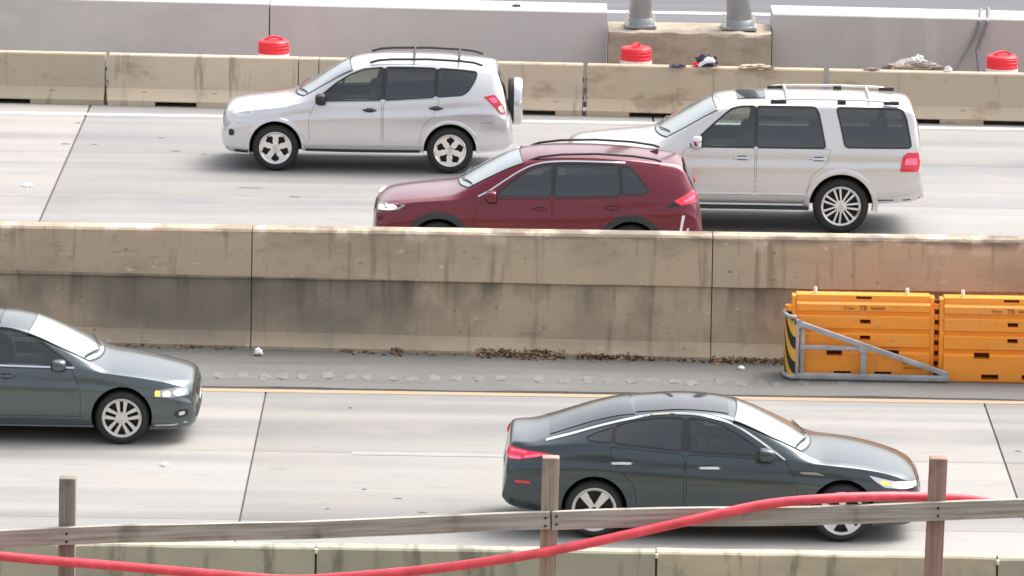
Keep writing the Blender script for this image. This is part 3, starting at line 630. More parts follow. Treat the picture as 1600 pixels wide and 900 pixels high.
MB().lathe([(0, 0), (0.06, 0), (0.06, 0.07), (0, 0.07)], 'Z', 16, (0.075, -0.02, 0.86)).build('knuckle', M['orange'], nose, smooth=True)
MB().box((0.09, -0.02, 0.855), (0.05, 0.05, 0.03)).build('knuckle_mount', M['galv'], nose)
tag(nose, 'curved black and yellow striped nose panel at the left end of the barriers', 'striped panel')

# ------------------------------------------------------------------ CARS
def pchip(pts):
    xs = np.array([p[0] for p in pts], float); ys = np.array([p[1] for p in pts], float)
    h = np.diff(xs); d = np.diff(ys) / h; m = np.zeros(len(xs))
    for i in range(1, len(xs) - 1):
        if d[i - 1] * d[i] > 0:
            w1, w2 = 2 * h[i] + h[i - 1], h[i] + 2 * h[i - 1]; m[i] = (w1 + w2) / (w1 / d[i - 1] + w2 / d[i])
    m[0], m[-1] = d[0], d[-1]
    def f(x):
        x = min(max(x, xs[0]), xs[-1]); i = min(max(int(np.searchsorted(xs, x)) - 1, 0), len(xs) - 2)
        t = (x - xs[i]) / h[i]
        return float((2 * t**3 - 3 * t**2 + 1) * ys[i] + (t**3 - 2 * t**2 + t) * h[i] * m[i] + (-2 * t**3 + 3 * t**2) * ys[i + 1] + (t**3 - t**2) * h[i] * m[i + 1])
    return f
def roundpoly(pts, r):
    out = []; n = len(pts)
    for i in range(n):
        p, a, b = Vector(pts[i]), Vector(pts[i - 1]), Vector(pts[(i + 1) % n])
        la, lb = (a - p).length, (b - p).length; d = min(r, la * 0.45, lb * 0.45)
        q1, q2 = p + (a - p) / la * d, p + (b - p) / lb * d
        for t in (0, 0.25, 0.5, 0.75, 1): out.append(tuple(q1 * (1 - t)**2 + p * 2 * t * (1 - t) + q2 * t * t))
    return out
def grow(pts, d):
    n = len(pts); A = sum(pts[i][0] * pts[(i + 1) % n][1] - pts[(i + 1) % n][0] * pts[i][1] for i in range(n)); sg = 1 if A > 0 else -1
    out = []
    for i in range(n):
        a, b, c = Vector(pts[i - 1]), Vector(pts[i]), Vector(pts[(i + 1) % n])
        t = (c - a); t.normalize() if t.length > 1e-9 else None
        out.append((b.x + t.y * d * sg, b.y - t.x * d * sg))
    return out
def cspline(pts, n=8):
    """open Catmull-Rom through 2D points"""
    P = [Vector(p) for p in pts]; P = [P[0] * 2 - P[1]] + P + [P[-1] * 2 - P[-2]]; out = []
    for i in range(1, len(P) - 2):
        for k in range(n):
            t = k / n; out.append(tuple(0.5 * ((2 * P[i]) + (-P[i - 1] + P[i + 1]) * t + (2 * P[i - 1] - 5 * P[i] + 4 * P[i + 1] - P[i + 2]) * t * t + (-P[i - 1] + 3 * P[i] - 3 * P[i + 1] + P[i + 2]) * t**3)))
    out.append(tuple(P[-2])); return out

class Car:
    def __init__(s, S):
        s.S = S; s.wb = S['wb']; s.u0 = S['top'][0][0]; s.u1 = S['top'][-1][0]; s.ox = -s.wb / 2
        for k in ('top', 'belt', 'wm', 'wbelt', 'wr', 'zlo', 'crown'): setattr(s, k, pchip(S[k]))
        s.cache = {}
    def half(s, u):
        """half cross-section bottom centre -> top centre; also indices of the side (i0..i1) and the top (i1..end)"""
        key = round(u, 4)
        if key in s.cache: return s.cache[key]
        zt, zl = s.top(u), s.zlo(u); wm, wb_, wr = s.wm(u), s.wbelt(u), s.wr(u); cr = s.crown(u)
        zt = max(zt, zl + 0.08); zr = max(zt - cr, zl + 0.06); zb = min(s.belt(u), zr - 0.012); zb = max(zb, zl + 0.04)
        wr = min(wr, wb_ - 0.004) if zr - zb < 0.05 else wr
        P = [(0, zl), (wm * 0.45, zl), (wm * 0.86, zl), (wm - 0.05, zl + 0.012)]
        H = zb - zl
        fy = pchip([(zl + 0.02 * H + 0.012, wm - 0.055), (zl + 0.16 * H + 0.012, wm - 0.016), (zl + 0.40 * H + 0.012, wm), (zl + 0.70 * H, wm - 0.007), (zl + 0.735 * H, wm - 0.021), (zl + 0.90 * H, wm - 0.4 * (wm - wb_) - 0.018), (zb, wb_)])
        i0 = len(P)
        for k in range(29):
            z = zl + 0.02 * H + 0.012 + (zb - (zl + 0.02 * H + 0.012)) * k / 28; P.append((fy(z), z))
        # belt -> roof edge with a rounded corner, then across the top
        p4, p5 = Vector((wb_, zb)), Vector((wr, zr)); L = (p5 - p4).length; d = min(0.075, 0.45 * L, 0.3 * wr)
        def roof(y): return zr + (zt - zr) * (1 - (abs(y) / wr)**2.0)
        q1 = p5 + (p4 - p5) / max(L, 1e-6) * d; q2 = Vector((wr - d, roof(wr - d)))
        bow = 0.018 * min(1, L / 0.45)
        for k in range(1, 8):
            t = k / 7; q = p4.lerp(q1, t); P.append((q.x + bow * 4 * t * (1 - t) * 0.8, q.y + 0.0))
        for t in (0.25, 0.5, 0.75): 
            q = q1 * (1 - t)**2 + p5 * 2 * t * (1 - t) + q2 * t * t; P.append((q.x, q.y))
            if t == 0.5: i1 = len(P) - 1
        for k in range(0, 9):
            y = (wr - d) * (1 - k / 8); P.append((y, roof(y)))
        A = np.array(P); s.cache[key] = (A, i0, i1); return s.cache[key]
    def side_y(s, u, z):
        A, i0, i1 = s.half(u); B = A[i0:i1 + 1]; zz = np.maximum.accumulate(B[:, 1]); return float(np.interp(z, zz, B[:, 0]))
    def top_z(s, u, y):
        A, i0, i1 = s.half(u); B = A[i1:][::-1]; return float(np.interp(abs(y), B[:, 0], B[:, 1]))
    def inside(s, u, y, z):
        A, i0, i1 = s.half(u)
        if z > A[-1, 1] or z < A[0, 1]: return False
        if z <= A[i1, 1]: return abs(y) <= s.side_y(u, z)
        return z <= s.top_z(u, y)
    def end_u(s, y, z, front=True):
        a, b = (s.u0, s.u0 + 1.0) if front else (s.u1, s.u1 - 1.3); N = 260
        for k in range(N + 1):
            u = a + (b - a) * k / N
            if s.inside(u, y, z): return u
        return a
    def X(s, u): return u + s.ox
    # ---- surface patches
    def patch2d(s, poly, fn, du=0.07, dz=0.06):
        bm = bmesh.new(); vs = [bm.verts.new((p[0], p[1], 0)) for p in poly]; bm.faces.new(vs)
        us = [p[0] for p in poly]; zs = [p[1] for p in poly]
        for lo, hi, st, no in ((min(us), max(us), du, (1, 0, 0)), (min(zs), max(zs), dz, (0, 1, 0))):
            k = lo + st
            while k < hi:
                bmesh.ops.bisect_plane(bm, geom=list(bm.verts) + list(bm.edges) + list(bm.faces), plane_co=(k if no[0] else 0, k if no[1] else 0, 0), plane_no=no, dist=1e-5); k += st
        for v in bm.verts: v.co = Vector(fn(v.co.x, v.co.y))
        me = bpy.data.meshes.new('patch'); bm.to_mesh(me); bm.free(); return me
    def side_patch(s, poly, off, sd, edge=True):
        me = s.patch2d(poly, lambda u, z: (s.X(u), sd * (s.side_y(u, z) + off), z))
        bm = bmesh.new(); bm.from_mesh(me); bm.normal_update()
        if sum(f.normal.y * f.calc_area() for f in bm.faces) * sd < 0: bmesh.ops.reverse_faces(bm, faces=bm.faces)
        if edge:                                    # skirt that closes the rim down to the body
            be = [e_ for e_ in bm.edges if e_.is_boundary]; r = bmesh.ops.extrude_edge_only(bm, edges=be)
            for v in [x for x in r['geom'] if isinstance(x, bmesh.types.BMVert)]: v.co.y -= sd * (off + 0.01)
        bm.to_mesh(me); bm.free(); return me
    def part(s, name, me, m, parent=None, sharp=40): return link_mesh(name, me, m, parent or s.root, True, sharp)
    def strip(s, path, w, off, sd):
        mb = MB(); n = len(path)
        for i, p in enumerate(path):
            a, b = Vector(path[max(i - 1, 0)]), Vector(path[min(i + 1, n - 1)]); t = (b - a).normalized(); nn = Vector((-t.y, t.x))
            for q, o in ((-0.5, -0.004), (-0.4, off), (0.4, off), (0.5, -0.004)):
                c = Vector(p) + nn * (q * w); mb.v.append((s.X(c.x), sd * (s.side_y(c.x, c.y) + o), c.y))
        for i in range(n - 1):
            for k in range(3): mb.f.append((i * 4 + k, i * 4 + k + 1, i * 4 + k + 5, i * 4 + k + 4))
        mb.f += [(0, 1, 2, 3), tuple((n - 1) * 4 + k for k in range(4))]; return mb.mesh('strip')
    def arch(s, uc, zc, r1, r2, a0, a1, off, sd):
        mb = MB(); n = 36
        for i in range(n + 1):
            a = math.radians(a0 + (a1 - a0) * i / n)
            for r, o in ((r1 - 0.012, -0.06), (r1 - 0.004, off * 0.9), (r1 + (r2 - r1) * 0.4, off), (r2, off * 0.45), (r2 + 0.006, -0.01)):
                u, z = uc + r * math.cos(a), zc + r * math.sin(a)
                ub = min(max(u, s.u0 + 0.02), s.u1 - 0.02); mb.v.append((s.X(u), sd * (s.side_y(ub, z) + o), z))
        for i in range(n):
            for k in range(4): mb.f.append((i * 5 + k, i * 5 + k + 1, i * 5 + k + 6, i * 5 + k + 5))
        return mb.mesh('arch')
    def grid_top(s, ua, ub, yf, off, n=14, m=14):
        """surface patch on the top: u from ua(v) to ub(v), y = v * yf(u), v in -1..1"""
        mb = MB()
        for j in range(m + 1):
            v = -1 + 2 * j / m
            for i in range(n + 1):
                t = i / n; u = ua(v) + (ub(v) - ua(v)) * t; y = v * yf(u); e_ = 0.01
                z = s.top_z(u, y); gx = (s.top_z(u + e_, y) - s.top_z(u - e_, y)) / (2 * e_); gy = (s.top_z(u, y + e_) - s.top_z(u, y - e_)) / (2 * e_)
                nn = Vector((-gx, -gy, 1)).normalized() * off; mb.v.append((s.X(u) + nn.x, y + nn.y, z + nn.z))
        for j in range(m):
            for i in range(n): a = j * (n + 1) + i; mb.f.append((a, a + 1, a + n + 2, a + n + 1))
        me = mb.mesh('grid')
        if sum(p.normal.z * p.area for p in me.polygons) < 0: me.flip_normals()
        return me
    def end_patch(s, poly, off, front):
        """patch on the nose or tail: polygon in (y,z)"""
        sg = -1 if front else 1
        me = s.patch2d(poly, lambda y, z: (s.X(s.end_u(y, z, front)) + sg * off, y, z), 0.06, 0.05)
        if sum(p.normal.x * p.area for p in me.polygons) * sg < 0: me.flip_normals()
        return me
    # ---- body
    def build_body(s, m_paint):
        st = set()
        u = s.u0
        while u < s.u1: st.add(round(u, 4)); u += 0.045
        for k in range(14): st.add(round(s.u0 + 0.011 * k, 4)); st.add(round(s.u1 - 0.011 * k, 4))
        st.add(round(s.u1, 4)); us = sorted(st); us = [u for i, u in enumerate(us) if i == 0 or u - us[i - 1] > 0.004]
        if us[-1] < s.u1 - 1e-4: us.append(s.u1)
        rings = []
        for u in us:
            A, _, _ = s.half(u); right = [(s.X(u), -y, z) for y, z in A]; left = [(s.X(u), y, z) for y, z in A[1:-1]][::-1]
            rings.append(right + left)
        n = len(rings[0]); mb = MB(); mb.v = [p for r in rings for p in r]
        for i in range(len(rings) - 1):
            for k in range(n): mb.f.append((i * n + k, i * n + (k + 1) % n, (i + 1) * n + (k + 1) % n, (i + 1) * n + k))
        mb.f.append(tuple(reversed(range(n)))); mb.f.append(tuple((len(rings) - 1) * n + k for k in range(n)))
        me = mb.mesh('body')
        cut = MB(); S = s.S
        for uc in (0.0, s.wb):
            wy = s.wm(uc)
            for sd in (-1, 1):
                prof = [(0, sd * (wy - 0.30)), (S['arch_r'], sd * (wy - 0.30)), (S['arch_r'], sd * (wy + 0.3)), (0, sd * (wy + 0.3))]
                vs = []; N = 44
                for k in range(N):
                    a = 2 * math.pi * k / N; vs.append((s.X(uc) + S['arch_r'] * math.cos(a), sd * (wy - 0.30), S['tyre_r'] + 0.02 + S['arch_r'] * math.sin(a)))
                for k in range(N):
                    a = 2 * math.pi * k / N; vs.append((s.X(uc) + S['arch_r'] * math.cos(a), sd * (wy + 0.30), S['tyre_r'] + 0.02 + S['arch_r'] * math.sin(a)))
                cut.add(vs, [tuple(range(N)), tuple(range(N, 2 * N))] + [(k, (k + 1) % N, N + (k + 1) % N, N + k) for k in range(N)])
        me = boolean(me, cut.mesh('cut'))
        def cutter(poly, y0, y1):
            n_ = len(poly); return ([(s.X(p[0]), y0, p[1]) for p in poly] + [(s.X(p[0]), y1, p[1]) for p in poly], [tuple(range(n_)), tuple(range(n_, 2 * n_))] + [(q, (q + 1) % n_, n_ + (q + 1) % n_, n_ + q) for q in range(n_)])
        cab = S['cabin']; wc = min(s.wr(u_) for u_ in np.linspace(cab[0][0] + 0.3, cab[2][0] - 0.2, 12)) + 0.01
        me = boolean(me, MB().add(*cutter(cab, -wc, wc)).mesh('cut'))
        wcut = MB()
        for poly, r, m_, seal in S['windows']: wcut.add(*cutter(grow(roundpoly(poly, r), -0.002), -1.4, 1.4))
        me = boolean(me, wcut.mesh('cut'))
        umin = min(p[0] for p in cab); umax = max(p[0] for p in cab)
        zc = S['tyre_r'] + 0.02
        me.materials.clear(); me.materials.append(m_paint); me.materials.append(M['well']); me.materials.append(M['plastic']); me.materials.append(M['cabin'])
        for p in me.polygons:
            c = p.center; p.material_index = 0
            for uc in (0.0, s.wb):
                if math.hypot(c.x - s.X(uc), c.z - zc) < S['arch_r'] * 1.004 and abs(c.y) < s.wm(uc) - 0.001 and c.z < zc + S['arch_r'] and abs(c.y) > s.wm(uc) - 0.31: p.material_index = 1
            uu = c.x - s.ox
            if umin - 0.05 < uu < umax + 0.05 and c.z > min(q_[1] for q_ in cab) - 0.02 and p.material_index == 0:
                hf, _, _ = s.half(uu); 
                if c.z < hf[-1, 1] - 0.012 and abs(c.y) < s.side_y(uu, c.z) - 0.006 and c.z < s.top_z(uu, c.y) - 0.01: p.material_index = 3
            if p.normal.z < -0.8 and c.z < 0.5 and p.material_index == 0: p.material_index = 2
        me.polygons.foreach_set('use_smooth', [True] * len(me.polygons)); me.set_sharp_from_angle(angle=math.radians(32))
        o = bpy.data.objects.new('body', me); COL.objects.link(o); o.parent = s.root; return o
    def window(s, poly, r, sd, m, name='side_window', seal=0.014):
        pl = roundpoly(poly, r)
        if seal: s.part('window_seal', s.ring(grow(pl, -0.006), grow(pl, seal), sd), M['gloss'])
        return s.part(name, s.side_patch(pl, -0.004, sd, edge=False), m)
    def ring(s, inner, outer, sd):
        def dense(P_, Q_):
            A_, B_ = [], []
            for i in range(len(P_)):
                p0, p1, q0, q1 = Vector(P_[i]), Vector(P_[(i + 1) % len(P_)]), Vector(Q_[i]), Vector(Q_[(i + 1) % len(P_)])
                k_ = max(1, int((p1 - p0).length / 0.05))
                for t in range(k_): A_.append(tuple(p0.lerp(p1, t / k_))); B_.append(tuple(q0.lerp(q1, t / k_)))
            return A_, B_
        inner, outer = dense(inner, outer)
        mb = MB(); n = len(inner)
        for a, b_ in zip(inner, outer):
            for p, o in ((a, -0.02), (a, 0.006), (b_, 0.005), (b_, -0.004)): mb.v.append((s.X(p[0]), sd * (s.side_y(p[0], p[1]) + o), p[1]))
        for i in range(n):
            j = (i + 1) % n
            for k in range(3): mb.f.append((i * 4 + k, i * 4 + k + 1, j * 4 + k + 1, j * 4 + k))
        return mb.mesh('ring')
    def door(s, poly, r, sd, m, handle, hm, hlen=0.19):
        pl = roundpoly(poly, r)
        s.part('door_gap', s.side_patch(grow(pl, 0.002), 0.0015, sd), M['well'])
        d = s.part('door', s.side_patch(grow(pl, -0.003), 0.005, sd, edge=False), m)
        hu, hz = handle; mb = MB(); y = s.side_y(hu, hz)
        pts = [(s.X(hu - hlen / 2), sd * (y + 0.004), hz - 0.002), (s.X(hu - hlen / 2 + 0.02), sd * (y + 0.035), hz), (s.X(hu), sd * (y + 0.045), hz + 0.002), (s.X(hu + hlen / 2 - 0.02), sd * (y + 0.035), hz), (s.X(hu + hlen / 2), sd * (y + 0.004), hz - 0.002)]
        mb.tube(pts, [0.014, 0.018, 0.018, 0.018, 0.014], 8); s.part('door_handle', mb.mesh('h'), hm, d)
        cup = roundpoly([(hu - hlen * .32, hz - 0.035), (hu + hlen * .32, hz - 0.035), (hu + hlen * .32, hz + 0.03), (hu - hlen * .32, hz + 0.03)], 0.03)
        s.part('handle_recess', s.side_patch(cup, 0.0065, sd, edge=False), M['plastic'], d)
        return d
    def mirror(s, u, z, sd, m, size=(0.10, 0.12, 0.085)):
        y = s.side_y(u, z); bm = bmesh.new(); bmesh.ops.create_uvsphere(bm, u_segments=20, v_segments=12, radius=1.0)
        for v in bm.verts:
            c = v.co; f = lambda t: math.copysign(abs(t)**0.6, t)
            v.co = Vector((s.X(u) + size[0] * f(c.x) * (1.0 if c.x < 0 else 0.62) , sd * (y + 0.13) + size[1] * f(c.y), z + size[2] * f(c.z)))
        me = bpy.data.meshes.new('mirror'); bm.to_mesh(me); bm.free()
        mo = s.part('mirror', me, m)
        st = MB().tube([(s.X(u - 0.03), sd * (y - 0.02), z - 0.06), (s.X(u - 0.02), sd * (y + 0.10), z - 0.055)], [0.035, 0.03], 10); s.part('mirror_arm', st.mesh('a'), M['plastic'], mo)
        gl = MB().box((s.X(u) + size[0] * 0.60, sd * (y + 0.13), z), (0.012, size[1] * 1.6, size[2] * 1.45)); s.part('mirror_glass', gl.mesh('g'), M['glass'], mo)
        return mo
    # ---- wheels
    def wheel(s, uc, sd, style, w=0.215):
        R, S = s.S['tyre_r'], s.S; rr = S['rim_r']; y = s.wm(uc) - 0.025 - w / 2
        root = empty('wheel'); root.parent = s.root; root.location = (s.X(uc), sd * y, R)
        h = w / 2
        prof = [(rr - 0.01, -h * 0.86), (rr + 0.012, -h * 0.97), (rr + (R - rr) * 0.5, -h * 1.03), (R - 0.028, -h * 0.93), (R - 0.006, -h * 0.72), (R, -h * 0.4), (R, 0), (R, h * 0.4), (R - 0.006, h * 0.72), (R - 0.028, h * 0.93), (rr + (R - rr) * 0.5, h * 1.03), (rr + 0.012, h * 0.97), (rr - 0.01, h * 0.86)]
        t = MB().lathe(prof, 'Y', 48); link_mesh('tyre', t.mesh('t'), M['rubber'], root, True, 50)
        fo = sd * 1.0       # outward direction in y
        def face(mb, pts, y0, y1):     # flat polygon in (x,z) extruded between outward depths y0<y1
            n = len(pts); vs = [(p[0], fo * y0, p[1]) for p in pts] + [(p[0], fo * y1, p[1]) for p in pts]
            mb.add(vs, [tuple(range(n)), tuple(range(n, 2 * n))] + [(i, (i + 1) % n, n + (i + 1) % n, n + i) for i in range(n)])
        bp = MB().lathe([(0, h * 0.10 * fo), (rr - 0.004, h * 0.10 * fo), (rr - 0.004, -h * 0.5 * fo)], 'Y', 40); link_mesh('brake_disc', bp.mesh('b'), M['brake'], root, True, 40)
        rim = MB()
        rim.lathe([(rr - 0.035, fo * h * 0.55), (rr - 0.028, fo * h * 0.86), (rr - 0.004, fo * h * 0.97), (rr + 0.004, fo * h * 0.93), (rr - 0.002, fo * h * 0.5)], 'Y', 48)
        rot = S.get('wheel_rot', 0.3) + (0.6 if uc > 1 else 0) 
        hub = S.get('hub_r', 0.075)
        if style == 'five_hole':       # wide spokes with rounded holes between
            for k in range(5):
                a = rot + 2 * math.pi * k / 5
                pts = [(hub * 0.8, 0.60), (rr * 0.48, 0.40), (rr * 0.64, 0.25), (rr * 0.76, 0.30), (rr * 0.86, 0.62), (rr * 0.90, 0.40), (rr * 0.91, 0.12)]
                poly = [(r_ * math.cos(a - d_), r_ * math.sin(a - d_)) for r_, d_ in pts] + [(r_ * math.cos(a + d_), r_ * math.sin(a + d_)) for r_, d_ in reversed(pts)]
                face(rim, poly, h * 0.45, h * 0.80)
        elif style == 'double':        # n pairs of narrow spokes
            n = S.get('spokes', 5)
            for k in range(n):
                a = rot + 2 * math.pi * k / n
                for q in (-1, 1):
                    ca, sa = math.cos(a), math.sin(a); off0, off1, w0, w1 = S.get('sp', (0.028, 0.050, 0.020, 0.020))
                    pts = [(hub * 0.7, q * off0 - w0), (rr - 0.028, q * off1 - w1), (rr - 0.028, q * off1 + w1), (hub * 0.7, q * off0 + w0)]
                    face(rim, [(p * ca - t_ * sa, p * sa + t_ * ca) for p, t_ in pts], h * 0.5, h * 0.84)
        elif style == 'star':          # five tapered machined spokes, broad at the rim
            for k in range(5):
                a = rot + 2 * math.pi * k / 5; ca, sa = math.cos(a), math.sin(a)
                pts = [(hub * 0.6, -0.030), (rr - 0.03, -0.050), (rr - 0.03, 0.050), (hub * 0.6, 0.030)]
                face(rim, [(p * ca - t_ * sa, p * sa + t_ * ca) for p, t_ in pts], h * 0.5, h * 0.86)
        rim.lathe([(hub * 1.05, fo * h * 0.40), (hub, fo * h * 0.84), (hub * 0.55, fo * h * 0.90), (0, fo * h * 0.90)], 'Y', 24)
        link_mesh('rim', rim.mesh('r'), M[S.get('rim_mat', 'alloy')], root, True, 30)
        link_mesh('hub_cap', MB().lathe([(0.034, fo * h * 0.895), (0.03, fo * h * 0.94), (0, fo * h * 0.95)], 'Y', 16).mesh('c'), M['brake'] if style == 'star' else M['alloy'], root, True, 40)
        return root

def make_car(S):
    c = Car(S); c.root = empty(S['name'], (S['loc'][0], S['loc'][1], 0.002), S.get('rz', 0.0))
    tag(c.root, S['label'], S['cat'])
    P = M[S['paint']]
    c.build_body(P)
    for uc in (0.0, c.wb):
        for sd in (-1, 1):
            c.wheel(uc, sd, S['wheel_style'])
            if 'arch_trim' in S:
                m_, wdt, off = S['arch_trim']; a0, a1 = S.get('arch_ang', (-28, 208))
                c.part('wheel_arch_trim', c.arch(uc, S['tyre_r'] + 0.02, S['arch_r'], S['arch_r'] + wdt, a0, a1, off, sd), M[m_])
    for sd in (-1, 1):
        for (wa_, wb2) in zip(S['windows'][:-1], S['windows'][1:]):
            ra = sorted(wa_[0], key=lambda p: -p[0]); fb = sorted(wb2[0], key=lambda p: p[0])
            if fb[0][0] - ra[0][0] > 0.12: continue
            ea = sorted(ra[:2], key=lambda p: p[1]); eb = sorted(fb[:2], key=lambda p: p[1])
            c.part('pillar_trim', c.side_patch([(ea[0][0], ea[0][1] + .004), (eb[0][0], eb[0][1] + .004), (eb[1][0], eb[1][1] - .004), (ea[1][0], ea[1][1] - .004)], 0.0030, sd), M['gloss'])
        for poly, r, m_, seal in S['windows']: c.window(poly, r, sd, M[m_], seal=seal)
        for poly, r, hd, hm in S['doors']: c.door(poly, r, sd, P, hd, M[hm], S.get('hlen', 0.19))
        for path, w, off, m_, nm in S.get('strips', []): c.part(nm, c.strip(path, w, off, sd), M[m_])
        for poly, r, m_, nm, off in S.get('patches', []): c.part(nm, c.side_patch(roundpoly(poly, r), off, sd), M[m_])
        mu, mz, mm = S['mirror']; c.mirror(mu, mz, sd, M[mm], S.get('mirror_size', (0.10, 0.12, 0.085)))
    zf = S['seat_z']
    for us_, ys_ in S['seats']:
        bm = bmesh.new()
        for (du_, dz_, sx_, sy_, sz_) in ((0, 0.30, 0.09, 0.24, 0.34), (0.06, 0.72, 0.05, 0.13, 0.10)):
            r_ = bmesh.ops.create_uvsphere(bm, u_segments=16, v_segments=10, radius=1.0)
            for v in r_['verts']:
                f_ = lambda t: math.copysign(abs(t)**0.55, t)
                v.co = Vector((c.X(us_) + du_ + sx_ * f_(v.co.x) + 0.22 * (dz_ - 0.30 + sz_ * f_(v.co.z)), ys_ + sy_ * f_(v.co.y), zf + dz_ + sz_ * f_(v.co.z)))
        me = bpy.data.meshes.new('seat'); bm.to_mesh(me); bm.free(); c.part('seat', me, M['seat'])
    if 'wheel_at' in S:
        su, sz = S['wheel_at']; yd = 0.36 * S.get('drv', -1)
        ring_ = [Vector((c.X(su) + 0.06 * math.sin(a), yd + 0.18 * math.cos(a), sz + 0.17 * math.sin(a))) for a in np.linspace(0, 2 * math.pi, 25)]
        c.part('steering_wheel', MB().tube(ring_, 0.016, 6, cap=False).mesh('sw'), M['plastic'])
    W = S['windshield']; c.part('windshield_seal', c.grid_top(lambda v: W[0](v) - 0.02, lambda v: W[1](v) + 0.012, lambda u: W[2](u) + 0.012, 0.004), M['plastic'])
    c.part('windshield', c.grid_top(W[0], W[1], W[2], 0.009, 18, 18), M['windshield'])
    for sd in (-1, 1):                      # wiper blades
        a, b_ = (W[0](0.15 * sd) + 0.04, 0.12 * sd), (W[0](0.75 * sd) + 0.10, 0.68 * sd)
        pts = [(c.X(a[0] + (b_[0] - a[0]) * t), a[1] + (b_[1] - a[1]) * t, c.top_z(a[0] + (b_[0] - a[0]) * t, a[1] + (b_[1] - a[1]) * t) + 0.03) for t in (0, .25, .5, .75, 1)]
        c.part('wiper', MB().tube(pts, 0.009, 6).mesh('w'), M['plastic'])
    if 'rear_glass' in S:
        W = S['rear_glass']; c.part('rear_window', c.grid_top(W[0], W[1], W[2], 0.008, 14, 14), M['glass'])
    if 'rear_glass_end' in S: c.part('rear_window', c.end_patch(roundpoly(S['rear_glass_end'], 0.06), 0.012, False), M['glass'])
    for W, m_, nm in S.get('top_panels', []): c.part(nm, c.grid_top(W[0], W[1], W[2], W[3], 14, 14), M[m_])
    for poly, m_, nm, off in S.get('front', []): c.part(nm, c.end_patch(roundpoly(poly, 0.03), off, True), M[m_])
    for poly, m_, nm, off in S.get('rear', []): c.part(nm, c.end_patch(roundpoly(poly, 0.03), off, False), M[m_])
    return c
def mirrored(poly): return [(-y, z) for y, z in reversed(poly)]
const = lambda k: (lambda u: k)

